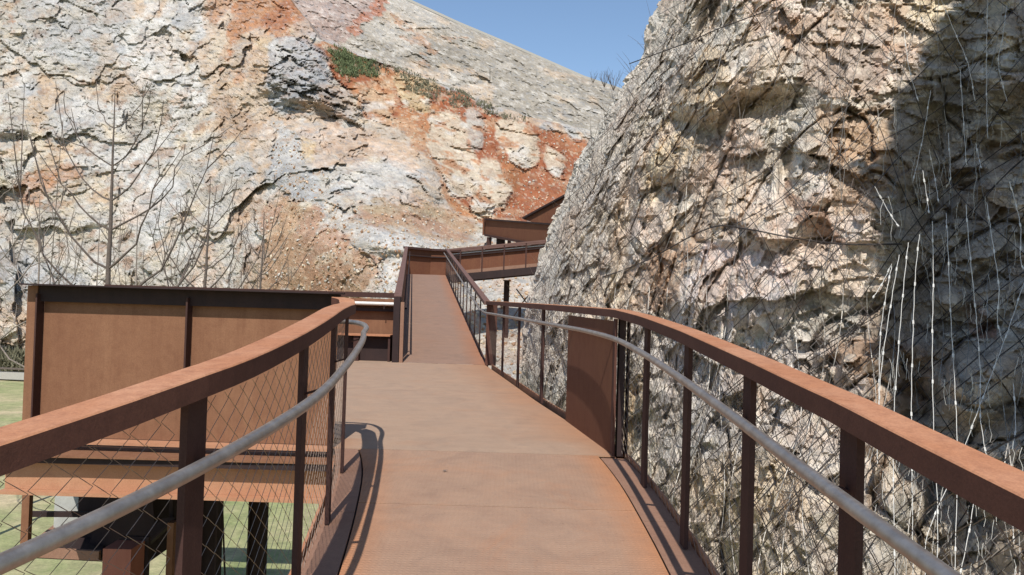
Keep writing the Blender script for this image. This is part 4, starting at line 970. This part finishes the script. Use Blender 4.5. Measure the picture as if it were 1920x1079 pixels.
uvpanel(MB(), (908, 439), (1060, 467), 50.7, 40.7, .14, .14, 2.0).build('edge_beam', M['post'], uw)
uvpanel(MB(), (908, 410), (922, 409), 50.9, 52.5, 1.1, 1.1, .1).build('wall_panel', M['panel_inner'], uw)
for u, w in ((917, .3), (955, .22), (974, .22), (985, .22)):
    p = pt(u, 444, 50.5 - (u - 910) * .066); MB().box(p[0] - w / 2, p[0] + w / 2, p[1] + .1, p[1] + .1 + w, p[2] - 5, p[2] - .03).build('post', M['post'], uw)
p = pt(939, 445, 49.5); MB().box(p[0] - .28, p[0] + .28, p[1], p[1] + .5, p[2] - 4, p[2] - .05).build('post', M['dark'], uw)
MB().bar(pt(958, 447, 48.2), pt(978, 458, 46.8), .1, .12).build('brace', M['dark'], uw)
ui = empty('inclined_walkway', pt(1020, 400, 48), 'highest inclined walkway wall rising to the right behind the upper switchback', 'walkway')
a = Vector(pt(982, 410, 53)); b2 = Vector(pt(1100, 346, 49))
MB().quadbox([a + Vector((0, 0, -.05)), b2 + Vector((0, 0, -3.4)), b2 + Vector((0, .2, -3.4)), a + Vector((0, .2, -.05)), a, b2, b2 + Vector((0, .2, 0)), a + Vector((0, .2, 0))]).build('wall_panel', M['panel_inner'], ui)
MB().bar(a + Vector((0, -.1, 0)), b2 + Vector((0, -.1, 0)), .3, .12).build('top_rail', M['dark'], ui)

# ------------------------------------------------------------------ pier and brackets below the platform
pr = empty('concrete_pier', (-4.9, 8.3, GZ), 'pale grey concrete pier under the left platform, wrapped by dark steel', 'pier')
p0 = pt(103, 925, 8.2); p1 = pt(157, 925, 8.2)
MB().box(p0[0], p1[0], 8.2, 8.7, -1.05, -.03).build('shaft', M['concrete'], pr)
MB().box(p1[0] + .002, pt(292, 925, 8.2)[0], 8.1, 8.9, -1.15, -.03).build('steel_jacket', M['dark'], pr)
MB().bar(pt(58, 964, 7.9), pt(225, 965, 7.9), .05, .05).build('cross_bar', M['dark'], pr)
a = Vector(pt(55, 1033, 7.6)); b2 = Vector(pt(105, 994, 8.3)); c_ = Vector(pt(200, 1000, 8.3)); d_ = Vector(pt(190, 1040, 7.6))
MB().quadbox([a - Vector((0, 0, .07)), d_ - Vector((0, 0, .07)), c_ - Vector((0, 0, .07)), b2 - Vector((0, 0, .07)), a, d_, c_, b2]).build('tray', M['dark'], pr)
MB().bar(a + Vector((0, 0, .03)), b2 + Vector((0, 0, .03)), .05, .05).build('tray_lip', M['kerb'], pr)
MB().bar(a + Vector((.02, -.03, .0)), d_ + Vector((0, -.03, 0)), .04, .09).build('tray_lip', M['kerb'], pr)
hang = empty('hanger_post', pt(50, 925, 7.5), 'thin pale brown hanger post at the left end of the edge beam', 'post')
MB().box(pt(44, 925, 7.5)[0], pt(58, 925, 7.5)[0], 7.48, 7.54, pt(50, 1040, 7.5)[2], -.02).build('upright', M['panel'], hang)
MB().box(pt(44, 925, 7.5)[0] - .02, pt(58, 925, 7.5)[0] + .03, 7.46, 7.56, pt(50, 1045, 7.5)[2], pt(50, 1040, 7.5)[2]).build('foot_plate', M['panel'], hang)
bk = empty('bracket_arm', pt(290, 980, 8), 'black steel cantilever bracket tapering up to the right under the platform', 'bracket')
q = [(160, 1040), (262, 1040), (328, 978), (326, 970), (306, 972), (290, 985), (285, 925), (200, 925)]
mb = MB(); n0 = len(q); mb.v = [pt(u, v, 7.9) for u, v in q] + [pt(u, v, 8.1) for u, v in q]
mb.f = [tuple(range(n0)), tuple(reversed(range(n0, 2 * n0)))] + [(i, i + n0, (i + 1) % n0 + n0, (i + 1) % n0) for i in range(n0)]
mb.build('bracket_plate', M['dark'], bk); MB().bar(pt(322, 928, 8), pt(322, 972, 8), .035, .035, up=(0, 1, 0)).build('rod', M['dark'], bk)
MB().bar(pt(250, 1046, 7.85), pt(330, 974, 7.85), .3, .02).build('bottom_flange', M['dark'], bk)
rc_ = empty('box_column', (pt(220, 1030, 7.0)[0], 7, GZ), 'reddish square steel column rising below the mesh of the left railing', 'column')
x0_, x1_ = pt(193, 1030, 7)[0], pt(246, 1030, 7)[0]; zt_ = pt(220, 1030, 7)[2]
MB().box(x0_, x1_, 7.0, 7.26, GZ - .3, zt_).build('shaft', M['redcol'], rc_); MB().box(x0_ + .002, x1_ + .03, 7.27, 7.31, GZ - .3, zt_ + .03).build('back_flange', M['dark'], rc_)
MB().box(x1_ + .1, x1_ + .16, 7.5, 7.6, GZ - .3, zt_ + .1).build('side_bar', M['panel'], rc_)

# ------------------------------------------------------------------ small low wall and scrub at the foot of the cliff
lw = empty('low_wall', pt(-20, 712, 54), 'low pale stone kerb wall at the foot of the cliff, far left', 'wall')
MB().bar(pt(-120, 700, 57), pt(60, 706, 56), .5, .5).build('stones', M['mirror'], lw)
MB().bar(pt(-120, 686, 56.9), pt(60, 693, 55.9), .12, .12).build('rail', M['bark'], lw)
tufts((U > -120) & (U < 60) & (np.abs(Vv - 678) < 10), 500, .5, 9, 'foot_scrub', M['bush'], 'dry olive scrub at the foot of the cliff on the far left', PC, 1.2)

# ------------------------------------------------------------------ bare young trees beyond the wall
def bare_tree(u, d, vtop_, seed, label, mat='bark', nb=10, rbase=.11, spread=1.0, multi=False):
    rg = np.random.RandomState(seed); base = np.array(pt(u, 700, d)); base[2] = GZ - .1; topz = pt(u, vtop_, d)[2]; H = topz - base[2]
    t = empty('bare_tree', tuple(base), label, 'tree', 'bare young trees beyond the panel wall')
    zs = np.linspace(0, 1, 26); trunk = np.stack([base[0] + .05 * np.sin(zs * 5 + seed) + .03 * np.cumsum(rg.randn(26)) * .3, base[1] + zs * 0, base[2] + zs * H], -1)
    V, F = tubes([trunk], [list(rbase * (1 - zs) ** 1.05 + .009)], 9); mesh_np('trunk', V, F, M[mat], t, smooth=True)
    L, Rr = [], []
    z0 = .42
    for i in range(nb):
        f = z0 + (.97 - z0) * (i / nb) ** .9 + rg.uniform(-.012, .012); k = f * 25; i0 = int(k); s = trunk[i0] + (trunk[min(i0 + 1, 25)] - trunk[i0]) * (k - i0)
        for side in ((-1, 1) if rg.rand() > .15 else (rg.choice([-1, 1]),)):
            ln = (1 - f) * H * .62 * spread * rg.uniform(.75, 1.15) + .65; a = rg.uniform(-.6, .6)
            dx = side * math.cos(a); dy = math.sin(a); n = 9; tt = np.linspace(0, 1, n); up = rg.uniform(.65, .95)
            p = np.stack([s[0] + dx * ln * .62 * np.sin(tt * 1.45) , s[1] + dy * ln * .6 * tt, s[2] + ln * up * (tt ** 1.5) * 1.0 + .16 * ln * tt], -1) + rg.randn(n, 3) * .018 * ln * tt[:, None] ** .5
            r0_ = rbase * (1 - f * .88) * .55; L.append(p); Rr.append(list(np.linspace(r0_, .009, n)))
            for q in range(rg.randint(1, 4)):
                j = rg.randint(3, 8); e = (p[j] - p[j - 1]); e = e / np.linalg.norm(e); e = e + rg.randn(3) * .45; e[2] = abs(e[2]) + .35; l2 = ln * rg.uniform(.2, .42)
                pp = np.stack([p[j] + e * l2 * x + np.array([0, 0, .2 * l2 * x * x]) for x in (0, .35, .7, 1)]); L.append(pp); Rr.append([max(r0_ * .45, .014), max(r0_ * .35, .012), .010, .006])
    V, F = tubes(L, Rr, 5); mesh_np('branches', V, F, M[mat], t); return t
bare_tree(195, 21, 165, 11, 'tallest bare tree, tip reaching far above the left panel wall', 'bark', 7, .14, 1.0)
bare_tree(377, 26, 335, 22, 'medium bare tree standing over the middle of the left panel wall', 'bark', 8, .13, .8)
bare_tree(487, 30, 398, 33, 'small bare tree nearest the ramp', 'bark', 7, .12, .55)
bare_tree(252, 24, 395, 44, 'thin bare tree just right of the tallest one', 'barkpale', 6, .06, .8)
bare_tree(62, 24, 365, 55, 'bare tree at the far left, over the end of the panel wall', 'barkpale', 6, .07, .8)
bare_tree(-40, 20, 300, 66, 'leftmost bare tree, its branches reaching in from the frame edge', 'barkpale', 6, .08, .9)
bare_tree(178, 27, 400, 77, 'short pale bare tree hidden behind the tallest trunk', 'barkpale', 5, .055, .7)
